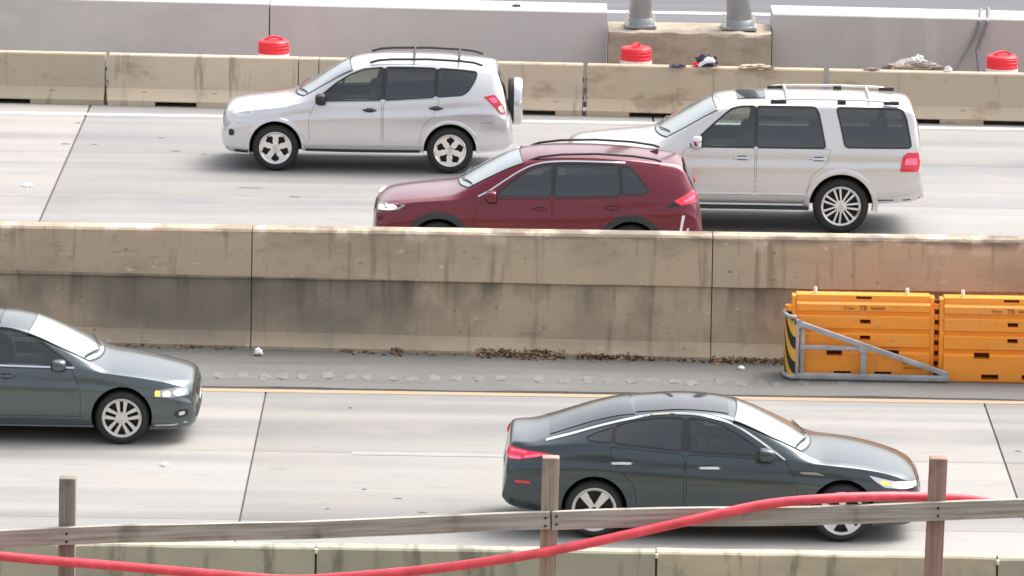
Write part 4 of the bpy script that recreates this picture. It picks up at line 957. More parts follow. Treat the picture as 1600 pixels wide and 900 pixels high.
# --- silver car with the spare wheel on its tail (faces left)
win_top = [(0.56, 1.085), (0.72, 1.215), (0.93, 1.375), (1.13, 1.495), (1.33, 1.575)]
S1 = dict(name='silver_car', loc=(-2.31, 92.22), paint='silver', cat='car', wb=2.66, tyre_r=0.355, rim_r=0.245, arch_r=0.405, wheel_style='five_hole', rim_mat='alloy_bright',
    label='silver compact four wheel drive car with spare wheel on its tail and roof rails',
    top=[(-.84, .58), (-.83, .72), (-.80, .82), (-.75, .90), (-.62, .955), (-.3, 1.0), (0, 1.03), (.2, 1.06), (.29, 1.11), (.5, 1.24), (.8, 1.44), (1.0, 1.56), (1.17, 1.63), (1.35, 1.667), (1.6, 1.69), (2.0, 1.697), (2.4, 1.692), (2.9, 1.66), (3.2, 1.63), (3.33, 1.61), (3.37, 1.55), (3.44, 1.35), (3.50, 1.12), (3.53, .95), (3.58, .84), (3.61, .70), (3.62, .55)],
    belt=[(-.84, .52), (-.79, .70), (-.6, .86), (-.3, .94), (0, .99), (.5, 1.055), (1, 1.09), (1.6, 1.115), (2.4, 1.165), (3.0, 1.225), (3.3, 1.22), (3.5, 1.05), (3.62, .5)],
    crown=[(-.84, .03), (-.5, .06), (.3, .045), (.5, .06), (.9, .075), (1.3, .07), (1.8, .055), (3.0, .055), (3.33, .06), (3.5, .04), (3.62, .03)],
    wm=[(-.84, .50), (-.82, .60), (-.76, .72), (-.62, .83), (-.35, .885), (.1, .905), (2.6, .91), (3.1, .885), (3.4, .84), (3.55, .785), (3.62, .70)],
    wbelt=[(-.84, .46), (-.82, .55), (-.76, .65), (-.6, .76), (-.3, .82), (.3, .85), (2.6, .85), (3.1, .815), (3.4, .765), (3.62, .66)],
    wr=[(-.84, .42), (-.76, .58), (-.5, .71), (0, .755), (.3, .765), (.5, .745), (.8, .70), (1.1, .66), (1.4, .64), (2.4, .63), (3.0, .61), (3.33, .59), (3.5, .64), (3.62, .60)],
    zlo=[(-.84, .42), (-.80, .33), (-.7, .26), (-.45, .24), (.5, .30), (2.1, .30), (3.0, .31), (3.4, .34), (3.57, .40), (3.62, .46)],
    windows=[([(.60, 1.092), (.74, 1.205), (.93, 1.355), (1.13, 1.475), (1.33, 1.555), (1.62, 1.585), (1.60, 1.125)], .03, 'side_clear', .016),
             ([(1.66, 1.125), (1.68, 1.588), (2.05, 1.592), (2.42, 1.585), (2.40, 1.178)], .03, 'side_tint', .016),
             ([(2.45, 1.182), (2.47, 1.583), (2.8, 1.565), (3.06, 1.535), (3.02, 1.42), (2.93, 1.28), (2.84, 1.215)], .05, 'side_tint', .016)],
    doors=[([(.52, .44), (.50, .80), (.60, 1.065), (1.61, 1.098), (1.61, .44)], .06, (1.43, .965), 'plastic'),
           ([(1.64, .44), (1.64, 1.10), (2.5, 1.155), (2.42, .93), (2.24, .72), (2.18, .44)], .06, (2.44, 1.01), 'plastic')],
    strips=[([(.50, .455), (1.3, .458), (2.18, .462)], .07, .022, 'silver', 'rocker_moulding'), ([(3.12, .79), (3.3, .80), (3.56, .81)], .008, .003, 'plastic', 'bumper_seam'), ([(-.40, .70), (-.6, .73), (-.76, .74)], .008, .003, 'plastic', 'bumper_seam'), ([(-.42, .29), (-.6, .30), (-.74, .33)], .05, .008, 'plastic', 'front_valance'), ([(.46, .335), (1.3, .33), (2.2, .335)], .05, .006, 'plastic', 'sill_trim')],
    patches=[([(-.66, .80), (-.40, .83), (-.30, .90), (-.36, .935), (-.55, .915), (-.68, .87)], .03, 'clear', 'headlight', .006), ([(3.16, 1.19), (3.33, 1.22), (3.47, 1.04), (3.50, .92), (3.42, .93), (3.30, 1.06)], .02, 'tail', 'taillight', .012), ([(3.38, 1.03), (3.44, 1.06), (3.485, .95), (3.43, .945)], .015, 'clear', 'reversing_lamp', .018), ([(3.24, 1.165), (3.33, 1.185), (3.38, 1.11), (3.31, 1.095)], .012, 'tail_bar', 'brake_lamp', .018),
             ([(-.72, .53), (-.64, .53), (-.63, .62), (-.71, .63)], .025, 'plastic', 'fog_lamp', .004)],
    cabin=[(.62, .98), (3.16, .98), (2.98, 1.52), (1.32, 1.565), (1.12, 1.47), (.70, 1.22)], seat_z=.62, seats=[(1.42, -.36), (1.42, .36), (2.42, -.36), (2.42, .36)], wheel_at=(.95, 1.08), drv=1,
    mirror=(.70, 1.13, 'plastic'), arch_trim=('silver', .05, .022), arch_ang=(-5, 185),
    windshield=(lambda v: .29 + .14 * v * v, lambda v: 1.10 + .05 * v * v, lambda u: .725 - .085 * (u - .3)),
    rear_glass_end=[(-.55, 1.16), (.55, 1.16), (.48, 1.50), (-.48, 1.50)],
    front=[([(-.34, .70), (.34, .70), (.38, .80), (-.38, .80)], 'plastic', 'grille', .006), ([(-.4, .42), (.4, .42), (.36, .54), (-.36, .54)], 'plastic', 'lower_grille', .006)])
c1 = make_car(S1)
for sd in (-1, 1):
    y = sd * 0.585
    pts = [(c1.X(u), y, z) for u, z in ((1.42, 1.650), (1.55, 1.688), (1.75, 1.706), (2.3, 1.716), (2.8, 1.696), (3.0, 1.675), (3.14, 1.632))]
    c1.part('roof_rail', MB().tube(pts, 0.019, 10).mesh('r'), M['plastic'])
for u in (2.09, 2.78): c1.part('cross_bar', MB().tube([(c1.X(u), -.585, 1.716), (c1.X(u), 0, 1.735), (c1.X(u), .585, 1.716)], 0.018, 8).mesh('x'), M['plastic'])
sp = empty('spare_wheel', (c1.X(3.63), 0.06, 0.99)); sp.parent = c1.root
def lathe_x(prof, n=40):
    mb = MB().lathe(prof, 'Z', n); mb.v = [(z, y, x) for x, y, z in mb.v]; return mb
link_mesh('tyre', lathe_x([(.2, -.10), (.33, -.10), (.352, -.07), (.352, .02), (.335, .04), (.2, .04)]).mesh('t'), M['rubber'], sp, True, 50)
link_mesh('cover', lathe_x([(.362, -.005), (.366, .07), (.35, .115), (.25, .13), (0, .134)]).mesh('c'), M['silver'], sp, True, 40)

# --- maroon car (faces left)
S2 = dict(name='maroon_car', loc=(0.30, 84.22), paint='maroon', cat='car', wb=2.69, tyre_r=0.36, rim_r=0.235, arch_r=0.40, wheel_style='double', rim_mat='alloy',
    label='maroon crossover car half hidden behind the median wall with lit headlight',
    top=[(-.92, .60), (-.91, .74), (-.88, .86), (-.80, .955), (-.62, 1.03), (-.3, 1.075), (0, 1.10), (.19, 1.125), (.28, 1.16), (.5, 1.285), (.8, 1.455), (1.0, 1.555), (1.2, 1.622), (1.5, 1.655), (2.1, 1.665), (2.6, 1.645), (3.0, 1.61), (3.3, 1.575), (3.39, 1.54), (3.49, 1.37), (3.57, 1.20), (3.61, 1.07), (3.65, .92), (3.68, .78), (3.70, .60)],
    belt=[(-.92, .55), (-.86, .78), (-.6, .93), (-.3, .985), (0, 1.01), (.5, 1.045), (1, 1.06), (1.6, 1.075), (2.4, 1.11), (3.0, 1.16), (3.4, 1.14), (3.58, 1.0), (3.70, .55)],
    crown=[(-.92, .03), (-.5, .06), (.3, .05), (.5, .06), (.9, .075), (1.3, .07), (1.8, .055), (3.0, .055), (3.35, .06), (3.55, .05), (3.70, .03)],
    wm=[(-.92, .52), (-.90, .63), (-.84, .75), (-.7, .85), (-.4, .905), (.1, .925), (2.6, .925), (3.1, .90), (3.4, .86), (3.58, .80), (3.68, .70)],
    wbelt=[(-.92, .48), (-.90, .58), (-.84, .68), (-.7, .78), (-.3, .84), (.3, .86), (2.6, .86), (3.1, .82), (3.4, .77), (3.68, .66)],
    wr=[(-.92, .44), (-.84, .58), (-.6, .70), (0, .77), (.42, .77), (.6, .75), (.9, .71), (1.2, .665), (1.5, .64), (2.4, .63), (3.0, .60), (3.36, .57), (3.55, .63), (3.70, .60)],
    zlo=[(-.92, .42), (-.88, .32), (-.7, .24), (-.45, .23), (.5, .26), (2.1, .26), (3.0, .28), (3.4, .34), (3.6, .42), (3.68, .48)],
    windows=[([(.78, 1.095), (.95, 1.235), (1.12, 1.36), (1.30, 1.46), (1.50, 1.52), (1.58, 1.528), (1.56, 1.10)], .03, 'side_tint', .016),
             ([(1.62, 1.102), (1.64, 1.53), (2.0, 1.535), (2.5, 1.528), (2.52, 1.13)], .03, 'side_tint', .016),
             ([(2.57, 1.135), (2.55, 1.52), (2.66, 1.50), (2.80, 1.36), (2.93, 1.20), (2.86, 1.16)], .05, 'side_tint', .016)],
    doors=[([(.50, .48), (.50, .82), (.62, 1.05), (1.57, 1.06), (1.57, .48)], .06, (1.42, .93), 'maroon'), ([(1.60, .48), (1.60, 1.062), (2.52, 1.105), (2.46, .93), (2.26, .72), (2.20, .48)], .06, (2.42, .96), 'maroon')],
    strips=[(cspline([(.55, 1.085), (.72, 1.175), (.95, 1.325), (1.15, 1.445), (1.35, 1.525), (1.6, 1.563), (2.0, 1.572), (2.6, 1.56)]), .022, .014, 'chrome', 'window_trim'), ([(.46, .40), (1.3, .40), (2.25, .40)], .14, .014, 'plastic', 'sill_trim')],
    patches=[([(-.86, .83), (-.55, .88), (-.45, .945), (-.60, .955), (-.84, .93)], .02, 'lamp_housing', 'headlight', .006), ([(-.84, .855), (-.62, .885), (-.58, .92), (-.64, .935), (-.83, .915)], .02, 'head_on', 'headlight_beam', .016), ([(3.28, 1.06), (3.55, 1.19), (3.62, 1.12), (3.60, 1.03), (3.38, 1.00)], .02, 'tail_on', 'taillight', .014), ([(3.42, 1.06), (3.58, 1.13), (3.59, 1.09), (3.44, 1.035)], .012, 'tail_bar', 'taillight_bar', .022),
             ([(3.18, .98), (3.34, 1.08), (3.36, 1.0), (3.24, .95)], .02, 'plastic', 'taillight_bezel', .006),
             ([(3.34, .46), (3.37, .46), (3.44, .86), (3.40, .86)], .01, 'reflective', 'bumper_glint', .012), ([(3.44, .46), (3.47, .46), (3.50, .68), (3.47, .68)], .01, 'reflective', 'bumper_glint', .012)],  # two white strips painted in for reflections on the rear bumper
    cabin=[(.66, .96), (3.02, .96), (2.84, 1.47), (1.36, 1.53), (1.12, 1.44), (.72, 1.22)], seat_z=.60, seats=[(1.45, -.36), (1.45, .36), (2.45, -.36), (2.45, .36)], wheel_at=(.95, 1.06), drv=1,
    mirror=(.76, 1.105, 'maroon'), arch_trim=('plastic', .085, .014), arch_ang=(-25, 205),
    windshield=(lambda v: .28 + .14 * v * v, lambda v: 1.12 + .05 * v * v, lambda u: .735 - .085 * (u - .3)),
    rear_glass=(lambda v: 3.41, lambda v: 3.565, lambda u: .54),
    front=[([(-.40, .70), (.40, .70), (.34, .86), (-.34, .86)], 'plastic', 'grille', .006), ([(-.4, .42), (.4, .42), (.36, .54), (-.36, .54)], 'plastic', 'lower_grille', .006)])
c2 = make_car(S2)
for sd in (-1, 1):
    y = sd * 0.60
    pts = [(c2.X(u), y, z) for u, z in ((1.22, 1.545), (1.40, 1.612), (1.7, 1.652), (2.2, 1.668), (2.7, 1.645), (3.0, 1.605), (3.1, 1.575))]
    c2.part('roof_rail', MB().tube(pts, 0.017, 10).mesh('r'), M['plastic'])
c2.part('roof_fin', MB().add([(c2.X(2.9), -.02, 1.60), (c2.X(2.9), .02, 1.60), (c2.X(3.08), .02, 1.58), (c2.X(3.08), -.02, 1.58), (c2.X(3.06), 0, 1.66)], [(0, 1, 2, 3), (0, 1, 4), (1, 2, 4), (2, 3, 4), (3, 0, 4)]).mesh('f'), M['maroon'])

# --- large champagne utility vehicle (faces left)
S3 = dict(name='utility_vehicle', loc=(3.24, 87.78), paint='champagne', cat='utility vehicle', wb=3.02, tyre_r=0.405, rim_r=0.285, arch_r=0.465, wheel_style='double', spokes=7, sp=(.020, .044, .011, .016), rim_mat='alloy_bright', hub_r=.085,
    label='large pale champagne utility vehicle with chrome wheels behind the maroon car',
    top=[(-.98, .70), (-.97, .90), (-.94, 1.05), (-.86, 1.16), (-.7, 1.215), (-.3, 1.265), (0, 1.29), (.24, 1.315), (.34, 1.345), (.56, 1.465), (.85, 1.64), (1.07, 1.77), (1.23, 1.845), (1.5, 1.885), (2.2, 1.905), (3.0, 1.905), (3.7, 1.885), (3.98, 1.86), (4.05, 1.81), (4.10, 1.66), (4.16, 1.30), (4.18, 1.00), (4.21, .80), (4.22, .62)],
    belt=[(-.98, .65), (-.94, .95), (-.8, 1.08), (-.3, 1.14), (0, 1.17), (.5, 1.215), (1, 1.225), (2.6, 1.235), (3.6, 1.235), (4.0, 1.22), (4.15, 1.12), (4.22, .6)],
    crown=[(-.98, .03), (-.5, .07), (.3, .055), (.5, .06), (.9, .075), (1.3, .07), (1.8, .055), (3.0, .055), (3.9, .06), (4.1, .04), (4.22, .02)],
    wm=[(-.98, .70), (-.96, .78), (-.90, .87), (-.75, .95), (-.4, .985), (.1, .995), (3.2, .995), (3.8, .98), (4.05, .95), (4.16, .91), (4.22, .85)],
    wbelt=[(-.98, .66), (-.96, .74), (-.90, .82), (-.75, .89), (-.3, .925), (.3, .94), (3.2, .94), (3.8, .925), (4.05, .89), (4.22, .83)],
    wr=[(-.98, .60), (-.90, .74), (-.6, .82), (0, .85), (.42, .85), (.65, .83), (.95, .80), (1.2, .77), (1.5, .755), (2.4, .755), (3.6, .75), (4.0, .72), (4.12, .76), (4.22, .78)],
    zlo=[(-.98, .48), (-.94, .40), (-.8, .33), (-.5, .32), (.5, .40), (2.3, .40), (3.3, .40), (3.7, .44), (4.05, .47), (4.22, .52)],
    windows=[([(.82, 1.262), (.98, 1.40), (1.16, 1.565), (1.32, 1.70), (1.42, 1.775), (1.54, 1.808), (1.75, 1.815), (1.75, 1.262)], .03, 'side_clear', .022),
             ([(1.79, 1.262), (1.79, 1.815), (2.62, 1.815), (2.67, 1.74), (2.77, 1.262)], .04, 'side_tint', .022),
             ([(3.07, 1.275), (2.98, 1.67), (2.94, 1.815), (3.6, 1.812), (3.88, 1.80), (3.94, 1.68), (4.02, 1.275)], .05, 'side_tint', .02)],
    doors=[([(.62, .56), (.60, .95), (.76, 1.235), (1.755, 1.238), (1.755, .56)], .05, (1.57, 1.10), 'chrome'), ([(1.785, .56), (1.785, 1.238), (2.86, 1.24), (2.80, 1.02), (2.58, .86), (2.50, .56)], .05, (2.68, 1.10), 'chrome')],
    hlen=.24,
    strips=[([(.60, .72), (1.6, .722), (2.50, .725)], .045, .016, 'champagne', 'side_moulding'), ([(.60, .58), (1.6, .582), (2.5, .585)], .04, .018, 'chrome', 'chrome_moulding'), ([(3.55, .745), (3.9, .75), (4.16, .75)], .03, .014, 'champagne', 'bumper_moulding'), ([(3.50, 0.66), (3.56, .50), (4.0, .51), (4.17, .54)], .02, .006, 'plastic', 'bumper_seam')],
    patches=[([(-.86, .86), (-.58, .88), (-.50, 1.07), (-.84, 1.05)], .02, 'clear', 'headlight', .008), ([(3.86, .93), (3.90, 1.15), (3.97, 1.205), (4.13, 1.20), (4.16, 1.06), (4.14, .93)], .02, 'tail', 'taillight', .014), ([(3.93, 1.03), (3.95, 1.12), (4.11, 1.12), (4.12, 1.03)], .02, 'tail_bar', 'brake_lamp', .020)],
    cabin=[(.74, 1.12), (4.00, 1.12), (3.85, 1.775), (1.42, 1.785), (1.22, 1.67), (.80, 1.42)], seat_z=.80, seats=[(1.62, -.42), (1.62, .42), (2.62, -.42), (2.62, .42), (3.5, -.40), (3.5, .40)], wheel_at=(1.10, 1.27), drv=1,
    mirror=(.93, 1.33, 'chrome'), mirror_size=(.10, .12, .10), arch_trim=('champagne', .075, .030), arch_ang=(-10, 190),
    windshield=(lambda v: .34 + .14 * v * v, lambda v: 1.15 + .05 * v * v, lambda u: .81 - .075 * (u - .4)),
    top_panels=[((lambda v: 1.50, lambda v: 1.92, const(.40), .010), 'glass', 'sunroof')],
    rear_glass_end=[(-.62, 1.28), (.62, 1.28), (.56, 1.72), (-.56, 1.72)],
    front=[([(-.45, .78), (.45, .78), (.45, 1.02), (-.45, 1.02)], 'chrome', 'grille', .008)])
c3 = make_car(S3)
for sd in (-1, 1):
    y = sd * 0.655
    rail = [(c3.X(u), y, z) for u, z in ((1.98, 1.880), (2.12, 1.908), (2.4, 1.918), (3.0, 1.922), (3.5, 1.912), (3.68, 1.897), (3.80, 1.86))]
    ro = c3.part('roof_rail', MB().tube(rail, 0.017, 10).mesh('r'), M['champagne'])
    for u, l_ in ((1.98, .22), (2.95, .12), (3.62, .22)):
        c3.part('rail_foot', MB().box((c3.X(u) + l_ / 2, y, 1.882), (l_, .06, .050)).mesh('f'), M['plastic'], ro)
for u in (2.22, 3.42): c3.part('cross_bar', MB().tube([(c3.X(u), -.655, 1.920), (c3.X(u), 0, 1.935), (c3.X(u), .655, 1.920)], 0.020, 8).mesh('x'), M['alloy'])
for sd in (-1, 1): c3.part('running_board', MB().box((c3.X(1.55), sd * .955, .375), (2.0, .13, .045)).mesh('b'), M['plastic'])

# --- slate sedan cut by the left edge (faces right)
S4 = dict(name='slate_sedan', loc=(-4.70 - 2.65 / 2, 72.80), rz=math.pi, paint='slate', cat='car', wb=2.65, tyre_r=0.328, rim_r=0.236, arch_r=0.368, wheel_style='double', spokes=5, sp=(.030, .050, .013, .026), rim_mat='alloy',
    label='slate grey sedan cut off by the left frame edge with lit headlight',
    top=[(-.90, .46), (-.895, .60), (-.875, .70), (-.82, .765), (-.68, .81), (-.5, .85), (-.3, .89), (0, .93), (.18, .95), (.28, .98), (.5, 1.10), (.75, 1.23), (.97, 1.33), (1.18, 1.40), (1.45, 1.438), (1.85, 1.45), (2.2, 1.43), (2.5, 1.37), (2.8, 1.265), (3.1, 1.13), (3.25, 1.07), (3.5, 1.045), (3.66, 1.03), (3.70, .96), (3.73, .80), (3.76, .60), (3.77, .48)],
    belt=[(-.90, .42), (-.84, .60), (-.6, .74), (-.3, .805), (0, .85), (.5, .905), (1, .925), (1.6, .94), (2.4, .97), (3.0, .985), (3.4, .97), (3.66, .93), (3.77, .45)],
    crown=[(-.90, .03), (-.5, .055), (.3, .045), (.5, .055), (.9, .07), (1.3, .065), (1.8, .055), (2.5, .06), (3.0, .06), (3.3, .05), (3.77, .03)],
    wm=[(-.90, .45), (-.88, .56), (-.82, .68), (-.68, .79), (-.4, .855), (.1, .885), (2.6, .885), (3.1, .86), (3.5, .80), (3.7, .73), (3.77, .64)],
    wbelt=[(-.90, .42), (-.88, .52), (-.82, .62), (-.68, .72), (-.3, .79), (.3, .825), (2.6, .82), (3.1, .785), (3.5, .73), (3.77, .60)],
    wr=[(-.90, .38), (-.82, .53), (-.6, .65), (0, .72), (.3, .74), (.5, .715), (.8, .665), (1.1, .62), (1.4, .59), (2.0, .58), (2.5, .59), (2.9, .62), (3.2, .66), (3.5, .66), (3.77, .55)],
    zlo=[(-.90, .28), (-.87, .22), (-.7, .18), (-.45, .18), (.5, .20), (2.1, .20), (3.0, .22), (3.5, .28), (3.7, .34), (3.77, .40)],
    windows=[([(.60, .955), (.76, 1.07), (.95, 1.195), (1.15, 1.30), (1.36, 1.355), (1.50, 1.368), (1.50, .965)], .03, 'side_clear', .016),
             ([(1.55, .966), (1.55, 1.355), (1.9, 1.362), (2.2, 1.335), (2.45, 1.26), (2.48, .985)], .03, 'side_tint', .016), ([(2.52, .99), (2.50, 1.235), (2.62, 1.185), (2.82, 1.035), (2.80, 1.0)], .02, 'side_tint', .014)],
    doors=[([(.50, .31), (.50, .66), (.60, .92), (1.52, .932), (1.52, .31)], .06, (1.40, .83), 'slate'), ([(1.55, .31), (1.55, .932), (2.46, .968), (2.42, .80), (2.22, .60), (2.16, .31)], .06, (2.36, .86), 'slate')],
    strips=[([(.58, .938), (1.2, .950), (1.8, .962), (2.4, .978), (2.84, .995)], .024, .013, 'chrome', 'window_trim'), ([(.46, .335), (1.3, .335), (2.2, .335)], .035, .014, 'slate', 'sill_moulding'), ([(-.40, .24), (-.62, .245), (-.78, .27)], .022, .012, 'alloy', 'chin_trim')],
    patches=[([(-.80, .60), (-.60, .585), (-.42, .60), (-.44, .675), (-.66, .70), (-.79, .675)], .02, 'lamp_housing', 'headlight', .006), ([(-.77, .615), (-.66, .605), (-.62, .65), (-.68, .68), (-.76, .665)], .025, 'head_on', 'headlight_beam', .016), ([(-.58, .605), (-.50, .605), (-.50, .655), (-.58, .66)], .02, 'head_on', 'headlight_beam', .016), ([(-.46, .605), (-.40, .605), (-.40, .67), (-.46, .67)], .015, 'amber', 'indicator', .009),
             ([(-.80, .35), (-.68, .33), (-.62, .38), (-.70, .43), (-.80, .43)], .02, 'plastic', 'fog_lamp_recess', .006), ([(-.76, .37), (-.69, .36), (-.69, .405), (-.76, .41)], .015, 'clear', 'fog_lamp', .010), ([(3.44, .78), (3.70, .80), (3.70, .93), (3.40, .92)], .02, 'tail', 'taillight', .010)],
    cabin=[(.62, .84), (2.84, .84), (2.72, 1.17), (2.2, 1.315), (1.32, 1.32), (1.02, 1.22), (.64, 1.04)], seat_z=.47, seats=[(1.45, -.36), (1.45, .36), (2.35, -.36), (2.35, .36)], wheel_at=(.92, .96), drv=1,
    mirror=(.78, .985, 'slate'), mirror_size=(.11, .11, .07),
    windshield=(lambda v: .28 + .13 * v * v, lambda v: 1.10 + .05 * v * v, lambda u: .70 - .10 * (u - .4)),
    rear_glass=(lambda v: 2.50 - .05 * v * v, lambda v: 3.12, lambda u: .54), 
    top_panels=[((lambda v: 1.50, lambda v: 2.25, const(.46), .008), 'glass', 'sunroof')],
    front=[([(-.40, .54), (.40, .54), (.42, .65), (-.42, .65)], 'plastic', 'grille', .006), ([(-.55, .30), (.55, .30), (.50, .44), (-.50, .44)], 'plastic', 'lower_grille', .006), ([(-.06, .555), (.06, .555), (.06, .645), (-.06, .645)], 'chrome', 'badge', .012), ([(-.18, .44), (.18, .44), (.18, .53), (-.18, .53)], 'plate', 'number_plate', .012)])
c4 = make_car(S4)

# --- dark slate fastback sedan behind the wooden rail (faces right)
S5 = dict(name='dark_sedan', loc=(2.385, 68.32), rz=math.pi, paint='dark_slate', cat='car', wb=2.82, tyre_r=0.335, rim_r=0.250, arch_r=0.375, wheel_style='star', rim_mat='alloy', wheel_rot=0.35, hub_r=.06,
    label='dark slate fastback sedan behind the wooden rail and red hose',
    top=[(-.92, .50), (-.91, .60), (-.88, .685), (-.80, .755), (-.62, .835), (-.3, .915), (0, .955), (.24, .975), (.34, 1.0), (.56, 1.115), (.8, 1.24), (1.04, 1.35), (1.24, 1.42), (1.48, 1.458), (1.85, 1.472), (2.2, 1.45), (2.5, 1.425), (2.8, 1.355), (3.1, 1.255), (3.35, 1.165), (3.55, 1.11), (3.74, 1.09), (3.78, 1.06), (3.82, .92), (3.85, .75), (3.87, .55)],
    belt=[(-.92, .45), (-.86, .60), (-.6, .755), (-.3, .83), (0, .87), (.5, .915), (1, .94), (1.6, .975), (2.4, 1.04), (2.9, 1.085), (3.3, 1.06), (3.6, 1.02), (3.8, .90), (3.87, .5)],
    crown=[(-.92, .03), (-.5, .055), (.3, .045), (.5, .055), (.9, .07), (1.3, .065), (1.8, .055), (2.5, .06), (3.0, .06), (3.4, .05), (3.87, .03)],
    wm=[(-.92, .47), (-.90, .58), (-.84, .70), (-.70, .81), (-.4, .885), (.1, .92), (2.6, .925), (3.1, .905), (3.5, .85), (3.78, .77), (3.87, .68)],
    wbelt=[(-.92, .44), (-.90, .54), (-.84, .64), (-.70, .74), (-.3, .82), (.3, .855), (2.6, .85), (3.1, .815), (3.5, .76), (3.87, .63)],
    wr=[(-.92, .40), (-.84, .55), (-.6, .67), (0, .75), (.36, .76), (.56, .735), (.8, .69), (1.1, .64), (1.4, .605), (2.0, .59), (2.5, .595), (2.9, .62), (3.3, .66), (3.6, .68), (3.87, .58)],
    zlo=[(-.92, .30), (-.89, .23), (-.7, .18), (-.45, .18), (.5, .20), (2.2, .20), (3.1, .22), (3.5, .27), (3.8, .34), (3.87, .40)],
    windows=[([(.84, .985), (1.00, 1.09), (1.17, 1.195), (1.36, 1.29), (1.58, 1.35), (1.76, 1.365), (1.74, 1.02)], .03, 'side_clear', .014),
             ([(1.84, 1.03), (1.83, 1.365), (2.1, 1.362), (2.4, 1.325), (2.58, 1.275), (2.60, 1.105)], .03, 'side_tint', .014), ([(2.64, 1.11), (2.62, 1.262), (2.78, 1.215), (2.93, 1.16), (2.88, 1.125)], .02, 'side_tint', .012)],
    doors=[([(.52, .32), (.52, .68), (.66, .94), (1.78, .985), (1.78, .32)], .06, (1.52, .85), 'chrome'), ([(1.81, .32), (1.81, .988), (2.66, 1.065), (2.58, .84), (2.38, .64), (2.32, .32)], .06, (2.52, .89), 'chrome')],
    hlen=.25,
    strips=[(cspline([(.66, .945), (.84, 1.065), (1.02, 1.18), (1.22, 1.29), (1.45, 1.365), (1.75, 1.405), (2.1, 1.398), (2.45, 1.34), (2.8, 1.258), (3.1, 1.172), (3.38, 1.098)]), .019, .014, 'chrome', 'window_trim'), ([(.46, .30), (1.3, .30), (2.35, .30)], .05, .010, 'dark_slate', 'sill_moulding'), ([(3.28, .30), (3.5, .335), (3.78, .40)], .07, .008, 'plastic', 'rear_valance'), ([(-.42, .235), (-.65, .245), (-.84, .29)], .05, .008, 'plastic', 'front_valance'), ([(3.36, .74), (3.55, .735), (3.80, .74)], .008, .003, 'plastic', 'bumper_seam')],
    patches=[([(-.86, .665), (-.60, .70), (-.30, .775), (-.38, .705), (-.48, .64), (-.72, .61), (-.86, .615)], .015, 'clear', 'headlight', .006), ([(-.82, .622), (-.66, .622), (-.57, .66), (-.62, .695), (-.74, .685), (-.83, .662)], .02, 'head_on', 'headlight_beam', .016), ([(-.55, .66), (-.45, .675), (-.42, .71), (-.52, .705)], .012, 'amber', 'indicator', .010),
             ([(3.30, .965), (3.58, .905), (3.81, .875), (3.83, .93), (3.80, 1.01), (3.55, .985)], .02, 'tail_on', 'taillight', .010), ([(3.42, .945), (3.62, .905), (3.63, .93), (3.44, .962)], .01, 'tail_bar', 'taillight_bar', .014), ([(3.66, .89), (3.80, .885), (3.80, .91), (3.67, .92)], .01, 'tail_bar', 'taillight_bar', .014), ([(3.60, .955), (3.78, .965), (3.77, .99), (3.60, .978)], .01, 'tail_bar', 'taillight_bar', .014), ([(3.55, .62), (3.72, .62), (3.74, .65), (3.56, .65)], .012, 'tail', 'rear_reflector', .008), ([(.20, .775), (.46, .79), (.50, .815), (.30, .81)], .01, 'chrome', 'fender_vent', .008)],
    cabin=[(.72, .87), (2.98, .87), (2.82, 1.22), (2.3, 1.34), (1.42, 1.34), (1.12, 1.24), (.74, 1.07)], seat_z=.48, seats=[(1.55, -.37), (1.55, .37), (2.5, -.37), (2.5, .37)], wheel_at=(1.0, .98), drv=1,
    mirror=(.90, 1.015, 'dark_slate'), mirror_size=(.12, .11, .075),
    windshield=(lambda v: .35 + .13 * v * v, lambda v: 1.19 + .05 * v * v, lambda u: .72 - .10 * (u - .4)),
    rear_glass=(lambda v: 2.42 - .05 * v * v, lambda v: 3.34, lambda u: .55),
    top_panels=[((lambda v: 1.30, lambda v: 2.36, const(.50), .009), 'glass', 'sunroof')],
    front=[([(-.42, .53), (.42, .53), (.38, .66), (-.38, .66)], 'plastic', 'grille', .006), ([(-.55, .28), (.55, .28), (.50, .42), (-.50, .42)], 'plastic', 'lower_grille', .006)],
    rear=[([(-.24, .66), (.24, .66), (.24, .80), (-.24, .80)], 'plate', 'number_plate', .012)])
c5 = make_car(S5)

# ------------------------------------------------------------------ wooden fence and red hose in the foreground
fence = empty('wooden_fence', (0, 32.0, 7.6))
def post(x, ztop, w, m, lean=0.0):
    o = MB().box((0, 0, -0.75), (w, 0.089, 1.5)).build('post', m, fence, bevel=0.004); o.location = (x, 0.07, ztop - 7.6); o.rotation_euler = (0, math.radians(0.6) + lean, 0); return o
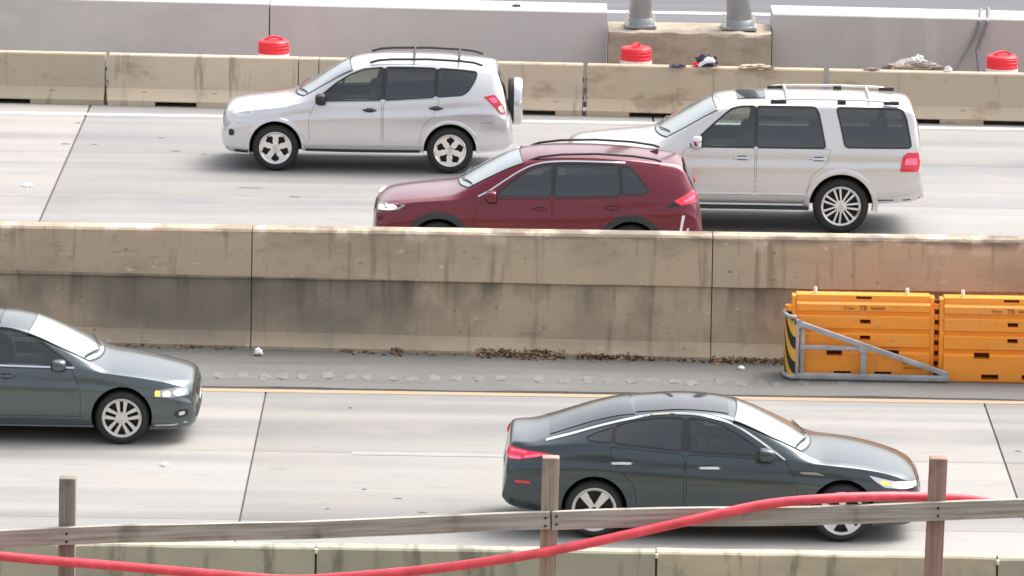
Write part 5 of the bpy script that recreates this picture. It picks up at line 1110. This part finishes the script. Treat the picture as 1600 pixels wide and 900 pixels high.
# grain runs along the local x of the boards, so the posts' wood is fine enough to read upright
post(-2.385, 8.685, 0.088, M['post_grey']); post(0.225, 8.842, 0.092, M['post_brown']); post(2.318, 8.872, 0.094, M['post_red'], 0.006)
post(-5.0, 8.55, 0.09, M['post_grey']); post(4.6, 8.95, 0.09, M['post_red'])
def rail(xa, za, xb, zb, hgt, jx=0.0):
    L = math.hypot(xb - xa, zb - za); n = 16; mb = MB(); rg = random.Random(int(L * 100))
    for i in range(n + 1):
        x = L * (i / n - 0.5); wv = 0.006 * math.sin(i * 0.9) + rg.uniform(-0.002, 0.002)
        for y, z in ((-0.019, -hgt / 2), (0.019, -hgt / 2), (0.019, hgt / 2), (-0.019, hgt / 2)): mb.v.append((x, y, z + wv))
    for i in range(n):
        for k in range(4): mb.f.append((i * 4 + k, i * 4 + (k + 1) % 4, i * 4 + 4 + (k + 1) % 4, i * 4 + 4 + k))
    mb.f += [(3, 2, 1, 0), tuple(n * 4 + k for k in range(4))]
    o = mb.build('rail', M['plank'], fence, bevel=0.0); o.location = ((xa + xb) / 2, 0.0, (za + zb) / 2 - 7.6); o.rotation_euler = (0, -math.atan2(zb - za, xb - xa), 0)
    return o
rail(-5.1, 8.235, 0.226, 8.503, 0.094); rail(0.236, 8.503, 4.7, 8.69, 0.100)
for x, z in ((-2.385, 8.37), (0.20, 8.50), (0.26, 8.51), (2.318, 8.59)):
    for dz in (-0.022, 0.022): MB().lathe([(0, 0), (0.007, 0), (0.007, -0.006), (0, -0.006)], 'Y', 8, (x, -0.0195, z + dz - 7.6)).build('nail', M['brake'], fence)
tag(fence, 'weathered wooden post and rail fence across the foreground', 'fence')
hp = [(-4.2, 31.86, 8.50), (-3.4, 31.88, 8.36), (-2.739, 31.90, 8.282), (-2.186, 31.91, 8.240), (-1.599, 31.92, 8.196), (-1.2, 31.93, 8.170), (-0.873, 31.93, 8.190), (-0.321, 31.93, 8.253), (0.23, 31.935, 8.350), (0.711, 31.94, 8.464), (1.054, 31.945, 8.547), (1.397, 31.955, 8.625), (1.741, 31.985, 8.655), (2.0, 32.06, 8.652), (2.223, 32.165, 8.630), (2.43, 32.19, 8.618), (2.62, 32.18, 8.60), (2.9, 32.16, 8.53), (3.3, 32.15, 8.35)]
pts = []
P_ = [Vector(p) for p in hp]; P_ = [P_[0] * 2 - P_[1]] + P_ + [P_[-1] * 2 - P_[-2]]
for i in range(1, len(P_) - 2):
    for k in range(6):
        t = k / 6; pts.append(0.5 * ((2 * P_[i]) + (-P_[i - 1] + P_[i + 1]) * t + (2 * P_[i - 1] - 5 * P_[i] + 4 * P_[i + 1] - P_[i + 2]) * t * t + (-P_[i - 1] + 3 * P_[i] - 3 * P_[i + 1] + P_[i + 2]) * t**3))
tag(MB().tube(pts, 0.026, 14).build('red_hose', M['hose'], smooth=True), 'long red hose sagging along the wooden fence', 'hose')
